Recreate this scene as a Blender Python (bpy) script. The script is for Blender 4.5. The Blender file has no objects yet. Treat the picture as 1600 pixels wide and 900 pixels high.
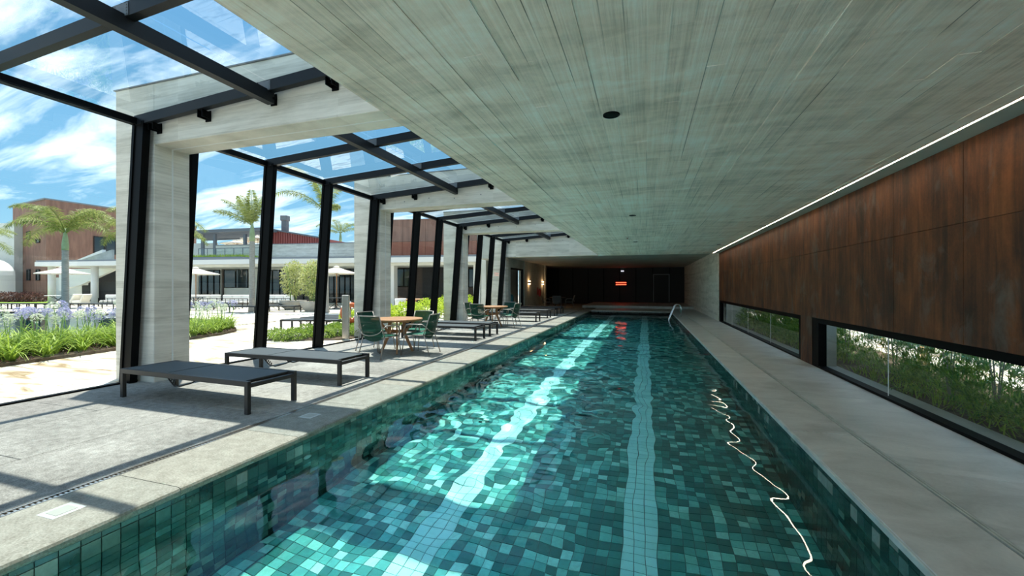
import bpy, bmesh, math, random
import numpy as np
from mathutils import Vector, Matrix, Euler, Quaternion
rnd = random.Random(7)
PI = math.pi
S = bpy.context.scene
C = S.collection

# ------------------------------------------------------------------ camera
F, PSI, CH = 655.0, math.radians(17.7), 1.45
cd = bpy.data.cameras.new('camera'); cam = bpy.data.objects.new('camera', cd); C.objects.link(cam)
cam.location = (0, 0, CH); cam.rotation_euler = (PI/2, 0, PSI)
cd.sensor_width = 36; cd.lens = F/1600*36; cd.shift_y = -2/1600; cd.clip_start = .05; cd.clip_end = 600
S.camera = cam

# ------------------------------------------------------------------ sky, sun, exposure
SKY_STRENGTH = 0.8
SUN_STRENGTH = 1.12
EXPOSURE = 2.78
S.view_settings.view_transform = 'Standard'; S.view_settings.look = 'None'
S.view_settings.gamma = 1; S.view_settings.use_curve_mapping = False
S.view_settings.exposure = EXPOSURE
cy = S.cycles
cy.use_denoising = True
cy.max_bounces = 10; cy.diffuse_bounces = 6; cy.glossy_bounces = 4; cy.transmission_bounces = 8; cy.transparent_max_bounces = 24
cy.sample_clamp_indirect = 8; cy.blur_glossy = .5

W = bpy.data.worlds.new('sky'); S.world = W; W.use_nodes = True
nt = W.node_tree; nt.nodes.clear()
def N(nt, t, **k):
    n = nt.nodes.new(t)
    for a, v in k.items():
        if hasattr(n, a): setattr(n, a, v)
        else: n.inputs[a].default_value = v
    return n
def ramp(nt, stops, fac=None, interp='LINEAR'):
    r = nt.nodes.new('ShaderNodeValToRGB'); e = r.color_ramp.elements; r.color_ramp.interpolation = interp
    while len(e) < len(stops): e.new(.5)
    for i, (p, c) in enumerate(stops):
        e[i].position = p; e[i].color = (*c, 1) if len(c) == 3 else c
    if fac is not None: nt.links.new(fac, r.inputs[0])
    return r
def math_n(nt, op, a, b=None, c=None):
    m = nt.nodes.new('ShaderNodeMath'); m.operation = op
    for i, v in enumerate((a, b, c)):
        if v is None: continue
        if isinstance(v, (int, float)): m.inputs[i].default_value = v
        else: nt.links.new(v, m.inputs[i])
    return m.outputs[0]
def mix_c(nt, fac, a, b, mode='MIX'):
    m = nt.nodes.new('ShaderNodeMix'); m.data_type = 'RGBA'; m.blend_type = mode
    for i, v in ((0, fac), (6, a), (7, b)):
        if isinstance(v, (int, float)): m.inputs[i].default_value = v
        elif isinstance(v, tuple): m.inputs[i].default_value = (*v, 1) if len(v) == 3 else v
        else: nt.links.new(v, m.inputs[i])
    return m.outputs[2]
def mapping(nt, vec, scale=(1, 1, 1), rot=(0, 0, 0), loc=(0, 0, 0)):
    m = nt.nodes.new('ShaderNodeMapping'); nt.links.new(vec, m.inputs[0])
    m.inputs['Scale'].default_value = scale; m.inputs['Rotation'].default_value = rot; m.inputs['Location'].default_value = loc
    return m.outputs[0]
def noise(nt, vec, scale, detail=4, rough=.55, dist=0):
    n = nt.nodes.new('ShaderNodeTexNoise'); nt.links.new(vec, n.inputs['Vector'])
    n.inputs['Scale'].default_value = scale; n.inputs['Detail'].default_value = detail
    n.inputs['Roughness'].default_value = rough; n.inputs['Distortion'].default_value = dist
    return n.outputs['Fac']
tc = N(nt, 'ShaderNodeTexCoord')
sep = N(nt, 'ShaderNodeSeparateXYZ'); nt.links.new(tc.outputs['Generated'], sep.inputs[0])
el = math_n(nt, 'MAXIMUM', sep.outputs['Z'], 0.0)
base = ramp(nt, [(0, (.100, .175, .205)), (.16, (.052, .120, .180)), (.45, (.038, .096, .168)), (1, (.030, .082, .165))], el)
# clouds on a dome: project the direction on a plane overhead
zc = math_n(nt, 'ADD', el, .18)
px = math_n(nt, 'DIVIDE', sep.outputs['X'], zc); py = math_n(nt, 'DIVIDE', sep.outputs['Y'], zc)
cv = N(nt, 'ShaderNodeCombineXYZ'); nt.links.new(px, cv.inputs[0]); nt.links.new(py, cv.inputs[1])
c1 = noise(nt, mapping(nt, cv.outputs[0], (.38, 1.55, 1), (0, 0, .9), (3.1, 1.7, 0)), 1.0, 7, .55, .5)
c2 = noise(nt, mapping(nt, cv.outputs[0], (.9, 3.0, 1), (0, 0, .75), (1.1, .4, 0)), 1.6, 6, .6, .8)
cl = math_n(nt, 'ADD', math_n(nt, 'MULTIPLY', c1, .62), math_n(nt, 'MULTIPLY', c2, .38))
cf = ramp(nt, [(.49, (0, 0, 0)), (.60, (.34, .34, .34)), (.73, (1, 1, 1))], cl)
skyc = mix_c(nt, cf.outputs[0], base.outputs[0], (.66, .665, .65))
bg = N(nt, 'ShaderNodeBackground'); bg.inputs[1].default_value = SKY_STRENGTH
wo = N(nt, 'ShaderNodeOutputWorld'); nt.links.new(skyc, bg.inputs[0]); nt.links.new(bg.outputs[0], wo.inputs[0])
try: W.cycles.is_caustics_light = True
except Exception: pass

sd = bpy.data.lights.new('sun', 'SUN'); sun = bpy.data.objects.new('sun', sd); C.objects.link(sun)
sd.energy = SUN_STRENGTH; sd.angle = math.radians(.6); sd.color = (1, .965, .90)
sun.rotation_euler = Vector((-.185, .2125, 1)).to_track_quat('Z', 'Y').to_euler()
try: sd.cycles.is_caustics_light = True
except Exception: pass

# ------------------------------------------------------------------ materials
M = {}
def mat(name, color=(.5, .5, .5), rough=.6, metal=0., spec=.5):
    m = bpy.data.materials.new(name); m.use_nodes = True
    b = m.node_tree.nodes['Principled BSDF']
    b.inputs['Base Color'].default_value = (*color, 1); b.inputs['Roughness'].default_value = rough
    b.inputs['Metallic'].default_value = metal; b.inputs['Specular IOR Level'].default_value = spec
    M[name] = m
    return m, m.node_tree, b
def wpos(nt): return N(nt, 'ShaderNodeNewGeometry').outputs['Position']
def bump(nt, b, h, strength=.3, dist=.01):
    n = N(nt, 'ShaderNodeBump'); n.inputs['Strength'].default_value = strength; n.inputs['Distance'].default_value = dist
    nt.links.new(h, n.inputs['Height']); nt.links.new(n.outputs[0], b.inputs['Normal'])
def varied(name, ca, cb, scale=4, rough=.6, spec=.5, stretch=(1, 1, 1), bmp=0, detail=5, metal=0, lo=.3, hi=.7):
    m, t, b = mat(name, ca, rough, metal, spec)
    f = noise(t, mapping(t, wpos(t), stretch), scale, detail)
    r = ramp(t, [(lo, ca), (hi, cb)], f); t.links.new(r.outputs[0], b.inputs['Base Color'])
    if bmp: bump(t, b, f, bmp)
    return m, t, b, f

def cell_noise(t, vec):
    fl = N(t, 'ShaderNodeVectorMath', operation='FLOOR'); t.links.new(vec, fl.inputs[0])
    w = N(t, 'ShaderNodeTexWhiteNoise', noise_dimensions='3D'); t.links.new(fl.outputs[0], w.inputs['Vector'])
    return w
# board-formed concrete of the ceiling, boards along Y
m, t, b = mat('ceiling_concrete', rough=.85, spec=.25)
p = wpos(t)
w = cell_noise(t, mapping(t, p, (1/.12, 1/2.43, .001), loc=(2.03/.12, 0, .5)))
grain = noise(t, mapping(t, p, (26, .5, 1)), 1.6, 6, .65)
blot = noise(t, mapping(t, p, (.6, 1.5, 1)), 1.0, 5, .6, .6)
blot2 = noise(t, mapping(t, p, (1.2, 3.2, 1), (0, 0, .5)), 1.4, 4, .6, 1.0)
v = math_n(t, 'ADD', math_n(t, 'MULTIPLY', w.outputs['Value'], .10), math_n(t, 'MULTIPLY', grain, .50))
v = math_n(t, 'ADD', v, math_n(t, 'MULTIPLY', blot, .60))
v = math_n(t, 'ADD', v, math_n(t, 'MULTIPLY', blot2, .45))
r = ramp(t, [(.60, (.56, .455, .365)), (.84, (.92, .755, .63)), (1.02, (.99, .90, .80))], v)
# hairline seams where boards met: dark here, pale there, missing elsewhere
xx = N(t, 'ShaderNodeSeparateXYZ'); t.links.new(mapping(t, p, (1/.12, 1, 1), loc=(2.03/.12, 0, 0)), xx.inputs[0])
fx = math_n(t, 'FRACT', xx.outputs[0]); edge = math_n(t, 'MINIMUM', fx, math_n(t, 'SUBTRACT', 1.0, fx))
seam = ramp(t, [(.010, (1, 1, 1)), (.035, (0, 0, 0))], edge)
sel = noise(t, mapping(t, p, (8.3, .35, 1), loc=(7, 2, 0)), 1.0, 3, .6)
dk = ramp(t, [(.52, (0, 0, 0)), (.58, (1, 1, 1))], sel); lt = ramp(t, [(.40, (1, 1, 1)), (.46, (0, 0, 0))], sel)
c = mix_c(t, math_n(t, 'MULTIPLY', seam.outputs[0], math_n(t, 'MULTIPLY', dk.outputs[0], .75)), r.outputs[0], (.14, .125, .095))
c = mix_c(t, math_n(t, 'MULTIPLY', seam.outputs[0], math_n(t, 'MULTIPLY', lt.outputs[0], .65)), c, (.98, .96, .88))
t.links.new(c, b.inputs['Base Color']); bump(t, b, grain, .5, .010)
# portals: horizontal boards, paler
m, t, b = mat('portal_concrete', rough=.85, spec=.25)
p = wpos(t)
w = cell_noise(t, mapping(t, p, (.35, .35, 1/.11), loc=(.3, .1, 0)))
g1 = noise(t, mapping(t, p, (1.2, 1.2, 28)), 1.4, 6, .65)
g2 = noise(t, mapping(t, p, (.9, .9, 2.4)), 1.2, 5, .6, .7)
v = math_n(t, 'ADD', math_n(t, 'MULTIPLY', w.outputs['Value'], .18), math_n(t, 'MULTIPLY', g1, .5))
v = math_n(t, 'ADD', v, math_n(t, 'MULTIPLY', g2, .62))
r = ramp(t, [(.45, (.50, .475, .40)), (.68, (.70, .67, .58)), (.92, (.84, .81, .72))], v)
t.links.new(r.outputs[0], b.inputs['Base Color']); bump(t, b, v, .35, .008)
varied('smooth_concrete', (.33, .35, .31), (.48, .50, .45), 1.3, .8, .3, (1, 1, 1.6), .08, 7)
varied('plaster', (.60, .62, .56), (.70, .71, .65), .8, .8, .3)
# deck stone
m, t, b = mat('deck_stone', rough=.8, spec=.3)
p = wpos(t)
f = noise(t, p, 95, 3, .7); f2 = noise(t, p, 14, 5, .65); f3 = noise(t, p, .9, 4, .6)
ob = N(t, 'ShaderNodeObjectInfo')
v = math_n(t, 'ADD', math_n(t, 'MULTIPLY', f, .45), math_n(t, 'MULTIPLY', f2, .30))
v = math_n(t, 'ADD', v, math_n(t, 'MULTIPLY', f3, .30))
v = math_n(t, 'ADD', v, math_n(t, 'MULTIPLY', ob.outputs['Random'], .07))
r = ramp(t, [(.42, (.135, .128, .110)), (.54, (.275, .265, .233)), (.68, (.50, .487, .435))], v)
t.links.new(r.outputs[0], b.inputs['Base Color']); bump(t, b, math_n(t, 'ADD', f, f2), .5, .006)
m, t, b = mat('coping_stone', rough=.75, spec=.3)
p = wpos(t)
f = noise(t, p, 70, 4, .7); f2 = noise(t, p, 9, 5, .65)
ob = N(t, 'ShaderNodeObjectInfo')
v = math_n(t, 'ADD', math_n(t, 'MULTIPLY', f, .5), math_n(t, 'MULTIPLY', f2, .35))
r = ramp(t, [(.32, (.20, .185, .145)), (.5, (.37, .352, .29)), (.64, (.54, .52, .45))], v)
c = mix_c(t, ob.outputs['Random'], r.outputs[0], mix_c(t, 1.0, r.outputs[0], (.86, .93, .98), 'MULTIPLY'))
t.links.new(c, b.inputs['Base Color']); bump(t, b, f, .5, .006)
# right walkway
m, t, b = mat('walkway_concrete', rough=.42, spec=.5)
p = wpos(t)
f = noise(t, mapping(t, p, (1, 1.8, 1)), 1.5, 7, .62, .8); f2 = noise(t, p, 40, 3, .6)
ob = N(t, 'ShaderNodeObjectInfo')
v = math_n(t, 'ADD', math_n(t, 'MULTIPLY', f, .8), math_n(t, 'MULTIPLY', f2, .16)); v = math_n(t, 'ADD', v, math_n(t, 'MULTIPLY', ob.outputs['Random'], .09))
r = ramp(t, [(.35, (.38, .40, .395)), (.55, (.55, .575, .57)), (.75, (.70, .725, .715))], v)
t.links.new(r.outputs[0], b.inputs['Base Color'])
rr = ramp(t, [(.3, (.32,)*3), (.7, (.52,)*3)], f); t.links.new(rr.outputs[0], b.inputs['Roughness']); bump(t, b, f2, .12, .004)
varied('pool_lip', (.42, .45, .42), (.60, .63, .59), 7, .55, .4)
# travertine terrace
m, t, b = mat('terrace_stone', rough=.75, spec=.3)
p = wpos(t)
f = noise(t, mapping(t, p, (.5, 2.2, 1), (0, 0, .35)), 1.6, 7, .6, 1.4)
r = ramp(t, [(.33, (.28, .20, .10)), (.43, (.52, .42, .27)), (.53, (.85, .80, .69)), (.72, (.78, .76, .68))], f)
t.links.new(r.outputs[0], b.inputs['Base Color'])
# corten
m, t, b = mat('corten_steel', rough=.62, spec=.35)
p = wpos(t)
s1 = noise(t, mapping(t, p, (5, 5, .45)), 1.6, 6, .65, .5)
s2 = noise(t, mapping(t, p, (1.6, 1.6, .9)), 1.3, 6, .62, .8)
s3 = noise(t, p, 38, 4, .7)
ob = N(t, 'ShaderNodeObjectInfo')
v = math_n(t, 'ADD', math_n(t, 'MULTIPLY', s1, .55), math_n(t, 'MULTIPLY', s2, .45))
v = math_n(t, 'ADD', v, math_n(t, 'MULTIPLY', s3, .14)); v = math_n(t, 'ADD', v, math_n(t, 'MULTIPLY', ob.outputs['Random'], .06))
r = ramp(t, [(.43, (.030, .016, .011)), (.53, (.070, .025, .013)), (.63, (.135, .044, .016)), (.76, (.24, .080, .025))], v)
s4 = noise(t, mapping(t, p, (2.3, 2.3, 1.4), loc=(5, 3, 1)), 1.5, 5, .6, .5)
r4 = ramp(t, [(.54, (0, 0, 0)), (.72, (.65, .65, .65))], s4)
c = mix_c(t, r4.outputs[0], r.outputs[0], (.15, .125, .105))
t.links.new(c, b.inputs['Base Color']); bump(t, b, s3, .15, .004)
varied('corten_facade', (.20, .105, .075), (.32, .17, .12), 1.2, .7, .3, (3, 3, .5))
varied('corten_facade_red', (.30, .10, .06), (.38, .15, .09), 1.2, .7, .3, (3, 3, .5))
mat('black_steel', (.0015, .002, .0022), .5, 0, .08)
mat('roof_steel', (.008, .010, .012), .45, 0, .25)
mat('lounger_metal', (.035, .034, .033), .45, .3, .5)
m, t, b, f = varied('sling_fabric', (.05, .062, .065), (.08, .095, .10), 120, .6, .4, bmp=.2)
mat('chrome', (.75, .76, .78), .16, 1)
mat('chair_metal', (.34, .31, .27), .4, .6)
varied('teak', (.34, .17, .075), (.50, .27, .13), 7, .5, .4, (1, 6, 1), .1)
varied('bright_teak', (.50, .28, .13), (.62, .38, .20), 6, .5, .4, (1, 6, 1))
mat('seat_green', (.012, .15, .09), .6)
m, t, b = mat('mesh_green', (.004, .052, .032), .7, 0, .2)
wv = N(t, 'ShaderNodeTexChecker'); t.links.new(mapping(t, N(t, 'ShaderNodeTexCoord').outputs['Object'], (1, 1, 1)), wv.inputs[0]); wv.inputs['Scale'].default_value = 260
tr = N(t, 'ShaderNodeBsdfTransparent'); mx = N(t, 'ShaderNodeMixShader'); mx.inputs[0].default_value = .07
t.links.new(b.outputs[0], mx.inputs[1]); t.links.new(tr.outputs[0], mx.inputs[2]); t.links.new(mx.outputs[0], t.nodes['Material Output'].inputs[0])
mat('white_paint', (.74, .74, .70), .6)
mat('white_fabric', (.78, .77, .72), .9)
mat('canvas', (.80, .76, .66), .9)
mat('light_strip_off', (.72, .73, .70), .5)
mat('grey_metal', (.14, .15, .16), .5)
mat('lead_grey', (.20, .22, .24), .6)
mat('stainless', (.60, .56, .50), .25, .9)
mat('orange_plastic', (.75, .16, .05), .4)
mat('red_paint', (.45, .02, .02), .4)
mat('teal_fabric', (.01, .12, .15), .7)
mat('red_metal', (.33, .08, .065), .6)
mat('dark_glass', (.018, .03, .035), .06, 0, .6)
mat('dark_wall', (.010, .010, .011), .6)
mat('dark_brown_wall', (.07, .05, .04), .7)
mat('grout', (.03, .06, .055), .8)
varied('soil', (.06, .045, .03), (.16, .12, .08), 9, .95, .1, bmp=.5)
varied('lawn', (.20, .34, .04), (.34, .50, .08), 6, .9, .1)
varied('terracotta_bowl', (.36, .33, .28), (.46, .43, .37), 4, .8, .2)
varied('palm_bark', (.26, .25, .22), (.40, .38, .34), 5, .85, .2, (1, 1, 6), .3)
varied('crownshaft', (.22, .30, .14), (.36, .44, .26), 3, .5, .3)
def leaf(name, a, bb, scale=3, trans=.35):
    m, t, b = mat(name, a, .5, 0, .3)
    f = noise(t, wpos(t), scale, 3)
    ob = N(t, 'ShaderNodeObjectInfo')
    g = N(t, 'ShaderNodeNewGeometry')
    v = math_n(t, 'ADD', math_n(t, 'MULTIPLY', f, .5), math_n(t, 'MULTIPLY', g.outputs['Random Per Island'], .5))
    r = ramp(t, [(.25, a), (.75, bb)], v); t.links.new(r.outputs[0], b.inputs['Base Color'])
    tl = N(t, 'ShaderNodeBsdfTranslucent'); t.links.new(r.outputs[0], tl.inputs[0])
    mx = N(t, 'ShaderNodeMixShader'); mx.inputs[0].default_value = trans
    t.links.new(b.outputs[0], mx.inputs[1]); t.links.new(tl.outputs[0], mx.inputs[2]); t.links.new(mx.outputs[0], t.nodes['Material Output'].inputs[0])
leaf('leaf_strap', (.16, .28, .02), (.46, .60, .09))
leaf('leaf_palm', (.13, .18, .03), (.42, .46, .13))
leaf('leaf_gold', (.36, .50, .02), (.75, .85, .12))
leaf('leaf_bamboo', (.34, .38, .10), (.72, .72, .34))
leaf('leaf_ground', (.12, .24, .02), (.40, .52, .08))
leaf('leaf_hedge', (.05, .20, .03), (.34, .52, .09))
leaf('leaf_red', (.05, .025, .025), (.20, .09, .07))
leaf('petal_lilac', (.40, .38, .62), (.66, .66, .80), 9)
leaf('petal_white', (.66, .70, .52), (.82, .84, .74), 9)
mat('stalk', (.24, .38, .10), .6)
def emit(name, col, st):
    m = bpy.data.materials.new(name); m.use_nodes = True; t = m.node_tree; t.nodes.clear()
    e = N(t, 'ShaderNodeEmission'); e.inputs[0].default_value = (*col, 1); e.inputs[1].default_value = st
    o = N(t, 'ShaderNodeOutputMaterial'); t.links.new(e.outputs[0], o.inputs[0]); M[name] = m
emit('led_warm', (1, .86, .64), 4.0)
emit('sconce_glow', (1, .62, .32), 1.0)
emit('heater_glow', (1, .07, .03), .8)
emit('lamp_dim', (.9, .9, 1), .12)
# thin pane glass
def pane(name, tint, boost=1.0):
    m = bpy.data.materials.new(name); m.use_nodes = True; t = m.node_tree; t.nodes.clear()
    tr = N(t, 'ShaderNodeBsdfTransparent'); tr.inputs[0].default_value = (*tint, 1)
    gl = N(t, 'ShaderNodeBsdfGlossy'); gl.inputs['Roughness'].default_value = 0.0
    ge = N(t, 'ShaderNodeNewGeometry'); dt = N(t, 'ShaderNodeVectorMath', operation='DOT_PRODUCT')
    t.links.new(ge.outputs['Normal'], dt.inputs[0]); t.links.new(ge.outputs['Incoming'], dt.inputs[1])
    # both faces of a pane reflect: Schlick's curve on the view angle
    om = math_n(t, 'SUBTRACT', 1.0, math_n(t, 'ABSOLUTE', dt.outputs['Value']))
    fk = math_n(t, 'ADD', math_n(t, 'MULTIPLY', math_n(t, 'POWER', om, 5.0), .90), .07)
    mx = N(t, 'ShaderNodeMixShader'); o = N(t, 'ShaderNodeOutputMaterial')
    t.links.new(math_n(t, 'MINIMUM', math_n(t, 'MULTIPLY', fk, boost), 1.0), mx.inputs[0])
    t.links.new(tr.outputs[0], mx.inputs[1]); t.links.new(gl.outputs[0], mx.inputs[2]); t.links.new(mx.outputs[0], o.inputs[0])
    M[name] = m
pane('roof_glass', (.90, .96, .95), 1.2)
pane('pane_glass', (.965, .985, .975), .8)
pane('garden_pool_water', (.55, .85, .88), 1.0)
# pool water: real refraction through the rippled surface
m = bpy.data.materials.new('pool_water'); m.use_nodes = True; t = m.node_tree; t.nodes.clear(); M['pool_water'] = m
rf = N(t, 'ShaderNodeBsdfRefraction'); rf.inputs['IOR'].default_value = 1.33; rf.inputs['Roughness'].default_value = 0; rf.inputs[0].default_value = (.76, .985, .965, 1)
gl = N(t, 'ShaderNodeBsdfGlossy'); gl.inputs['Roughness'].default_value = 0
fr = N(t, 'ShaderNodeFresnel'); fr.inputs[0].default_value = 1.33
mx = N(t, 'ShaderNodeMixShader'); o = N(t, 'ShaderNodeOutputMaterial')
t.links.new(fr.outputs[0], mx.inputs[0]); t.links.new(rf.outputs[0], mx.inputs[1]); t.links.new(gl.outputs[0], mx.inputs[2]); t.links.new(mx.outputs[0], o.inputs[0])
# pool tile: a tone per tile from its 10 cm cell
m, t, b = mat('pool_tile', rough=.3, spec=.5)
p = wpos(t); w = cell_noise(t, mapping(t, p, (10, 10, 10)))
r = ramp(t, [(0, (.012, .11, .095)), (.32, (.030, .19, .16)), (.55, (.08, .32, .275)), (.76, (.20, .50, .43)), (.90, (.36, .66, .58))], w.outputs['Value'], 'CONSTANT')
f = noise(t, p, 22, 5, .65, .6)
c = mix_c(t, .55, r.outputs[0], mix_c(t, f, (.25, .3, .3), (1.6, 1.6, 1.6)), 'MULTIPLY')
t.links.new(c, b.inputs['Base Color'])
m, t, b = mat('shaded_wall_tile', rough=.17, spec=.8)  # same stone as the floor tiles, palette darkened to paint in the wall shade
p = wpos(t); w = cell_noise(t, mapping(t, p, (10, 10, 10)))
r = ramp(t, [(0, (.008, .040, .035)), (.34, (.016, .065, .056)), (.56, (.032, .10, .086)), (.74, (.085, .15, .13)), (.89, (.24, .29, .255))], w.outputs['Value'], 'CONSTANT')
f = noise(t, p, 22, 5, .65, .6)
c = mix_c(t, .55, r.outputs[0], mix_c(t, f, (.25, .3, .3), (1.6, 1.6, 1.6)), 'MULTIPLY')
t.links.new(c, b.inputs['Base Color'])
m, t, b = mat('lane_tile', rough=.3, spec=.5)
p = wpos(t); w = cell_noise(t, mapping(t, p, (10, 10, 10)))
r = ramp(t, [(0, (.48, .80, .75)), (1, (.62, .90, .86))], w.outputs['Value'])
t.links.new(r.outputs[0], b.inputs['Base Color'])

# ------------------------------------------------------------------ helpers
class MB:
    def __init__(s): s.v = []; s.f = []; s.sm = []
    def quad(s, *p, sm=False):
        n = len(s.v); s.v += [tuple(q) for q in p]; s.f.append(tuple(range(n, n+len(p)))); s.sm.append(sm); return s
    def box(s, x0, x1, y0, y1, z0, z1, mtx=None, bottom=True):
        n = len(s.v)
        P = [Vector((x, y, z)) for z in (z0, z1) for y in (y0, y1) for x in (x0, x1)]
        if mtx is not None: P = [mtx @ q for q in P]
        s.v += [tuple(q) for q in P]
        fs = [(4, 5, 7, 6), (0, 1, 5, 4), (1, 3, 7, 5), (3, 2, 6, 7), (2, 0, 4, 6)]
        if bottom: fs.append((0, 2, 3, 1))
        for f in fs: s.f.append(tuple(n+i for i in f)); s.sm.append(False)
        return s
    def bar(s, a, b, w, h, up=(0, 0, 1), h2=None, w2=None):
        a = Vector(a); b = Vector(b); d = (b-a).normalized(); u = Vector(up)
        r = d.cross(u)
        if r.length < 1e-4: r = d.cross(Vector((1, 0, 0)))
        r.normalize(); u = r.cross(d).normalized()
        w2 = w if w2 is None else w2; h2 = h if h2 is None else h2
        n = len(s.v)
        for q, ww, hh in ((a, w, h), (b, w2, h2)):
            for i, j in ((-1, -1), (1, -1), (1, 1), (-1, 1)): s.v.append(tuple(q+r*i*ww/2+u*j*hh/2))
        for f in ((0, 1, 2, 3), (7, 6, 5, 4), (0, 4, 5, 1), (1, 5, 6, 2), (2, 6, 7, 3), (3, 7, 4, 0)): s.f.append(tuple(n+i for i in f)); s.sm.append(False)
        return s
    def tube(s, pts, r, seg=8, close=False, caps=True):
        pts = [Vector(p) for p in pts]; n0 = len(s.v); rs = r if isinstance(r, (list, tuple)) else [r]*len(pts)
        prev = None
        for i, p in enumerate(pts):
            if close: d = pts[(i+1) % len(pts)]-pts[i-1]
            else: d = pts[min(i+1, len(pts)-1)]-pts[max(i-1, 0)]
            d.normalize()
            if prev is None:
                x = d.orthogonal().normalized()
            else:
                x = (prev-d*prev.dot(d)); x = x.normalized() if x.length > 1e-5 else d.orthogonal().normalized()
            prev = x; y = d.cross(x)
            for k in range(seg):
                a = 2*PI*k/seg; s.v.append(tuple(p+(x*math.cos(a)+y*math.sin(a))*rs[i]))
        m = len(pts)
        for i in range(m if close else m-1):
            for k in range(seg):
                a = n0+i*seg+k; b = n0+i*seg+(k+1) % seg; c = n0+((i+1) % m)*seg+(k+1) % seg; d = n0+((i+1) % m)*seg+k
                s.f.append((a, b, c, d)); s.sm.append(True)
        if caps and not close:
            s.f.append(tuple(n0+k for k in range(seg))[::-1]); s.sm.append(False)
            s.f.append(tuple(n0+(m-1)*seg+k for k in range(seg))); s.sm.append(False)
        return s
    def lathe(s, prof, seg=24, c=(0, 0, 0), caps=True):
        n0 = len(s.v)
        for r, z in prof:
            for k in range(seg):
                a = 2*PI*k/seg; s.v.append((c[0]+r*math.cos(a), c[1]+r*math.sin(a), c[2]+z))
        for i in range(len(prof)-1):
            for k in range(seg):
                a = n0+i*seg+k; b = n0+i*seg+(k+1) % seg
                s.f.append((a, b, b+seg, a+seg)); s.sm.append(seg > 8)
        if caps:
            s.f.append(tuple(n0+k for k in range(seg))[::-1]); s.sm.append(False)
            s.f.append(tuple(n0+(len(prof)-1)*seg+k for k in range(seg))); s.sm.append(False)
        return s
    def prism(s, poly, z0, z1):
        n = len(s.v); k = len(poly)
        s.v += [(x, y, z0) for x, y in poly]+[(x, y, z1) for x, y in poly]
        s.f.append(tuple(range(n, n+k))[::-1]); s.f.append(tuple(range(n+k, n+2*k))); s.sm += [False]*2
        for i in range(k):
            j = (i+1) % k; s.f.append((n+i, n+j, n+k+j, n+k+i)); s.sm.append(False)
        return s
    def mesh(s, name, m):
        me = bpy.data.meshes.new(name); me.from_pydata(s.v, [], s.f)
        me.polygons.foreach_set('use_smooth', s.sm); me.materials.append(M[m]); me.update()
        return me
    def build(s, name, m, parent=None, loc=None, bevel=0):
        me = s.mesh(name, m)
        if bevel:
            bm = bmesh.new(); bm.from_mesh(me)
            bmesh.ops.bevel(bm, geom=bm.edges[:], offset=bevel, segments=1, affect='EDGES', clamp_overlap=True); bm.to_mesh(me); bm.free()
        return link(name, me, parent, loc)
def link(name, data, parent=None, loc=None):
    o = bpy.data.objects.new(name, data); C.objects.link(o)
    if parent is not None: o.parent = parent
    if loc is not None: o.location = loc
    return o
def tag(o, label=None, cat=None, group=None, kind=None):
    if label: o['label'] = label
    if cat: o['category'] = cat
    if group: o['group'] = group
    if kind: o['kind'] = kind
    return o
def empty(name, loc=(0, 0, 0), rz=0, label=None, cat=None, group=None, kind=None):
    o = bpy.data.objects.new(name, None); C.objects.link(o); o.location = loc; o.rotation_euler = (0, 0, rz); o.empty_display_size = .1
    return tag(o, label, cat, group, kind)
def copy_tree(o, loc, rz=None, label=None, group=None):
    r = o.copy(); C.objects.link(r); r.location = loc
    if rz is not None: r.rotation_euler = (0, 0, rz)
    if label: r['label'] = label
    if group: r['group'] = group
    def rec(a, b):
        for ch in list(a.children):
            c = ch.copy(); C.objects.link(c); c.parent = b; rec(ch, c)
    rec(o, r); return r
def struct(name, label=None, loc=(0, 0, 0), rz=0): return empty(name, loc, rz, label, None, None, 'structure')
def fwd(u, d):     # a point at camera depth d along the direction of column u
    a = d*(u-800)/F; return (-d*math.sin(PSI)+a*math.cos(PSI), d*math.cos(PSI)+a*math.sin(PSI))
def hz(v, d): return CH+(448-v)*d/F

# ------------------------------------------------------------------ dimensions of the pool hall
XL, XR = -3.21, 1.396          # pool edges
Y0, Y1 = .15, 26.0             # pool ends
XD = -3.89                     # drain line in the deck
XG = -7.50                     # glass line
XW = 2.93                      # corten wall
XS = -2.03                     # slab edge
ZC = 2.865                     # slab underside
ZW = -.19                      # water
ZF = -1.42                     # pool floor
YE = 19.43                     # end of slab / corten
FR = [-1.2, 4.39, 10.05, 15.62, 21.24]   # portal front faces
FD = .52                       # portal depth
YB = 36.0                      # back wall

# ---- deck floor
deck = struct('floor', 'pale rough granite deck along the left side of the pool')
mb = MB(); mb.box(-7.6, XL-.02, -3.5, YB, -.35, -.045); mb.build('slab_bed', 'grout', deck)
xs = [-7.56, -6.12, -5.0, XD-.05]
def slab(x0, x1, y0, y1, z0, z1, m, par, name='paver_slab', bev=.004, g=.004):
    mb = MB(); mb.box(x0+g, x1-g, y0+g, y1-g, z0, z1); return mb.build(name, m, par, bevel=bev)
for i in range(3):
    y = -3.4+(i % 2)*.9
    y = [-3.4, -2.3, -2.85][i]
    while y < YB-.2:
        y2 = min(y+2.2, YB); slab(xs[i], xs[i+1], y, y2, -.05, 0, 'deck_stone', deck); y = y2
y = -3.4+.18
while y < 27.5:
    mb = MB()
    # coping with a rounded nose over the pool
    x0, x1, g = XD+.03, XL+.015, .003
    prof = [(x0, -.055), (x0, 0), (x1-.03, 0), (x1-.008, -.006), (x1, -.022), (x1, -.045), (x1-.008, -.06), (XL-.2, -.06)]
    k = len(prof); n = 0
    mb.v = [(a, y+g, b) for a, b in prof]+[(a, y+1.075-g, b) for a, b in prof]
    mb.f = [tuple(range(k)), tuple(range(k, 2*k))[::-1]]+[(i, i+k, (i+1) % k+k, (i+1) % k) for i in range(k)]; mb.sm = [False]*(k+2)
    mb.build('coping_stone', 'coping_stone', deck); y += 1.075
mb = MB()
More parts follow.
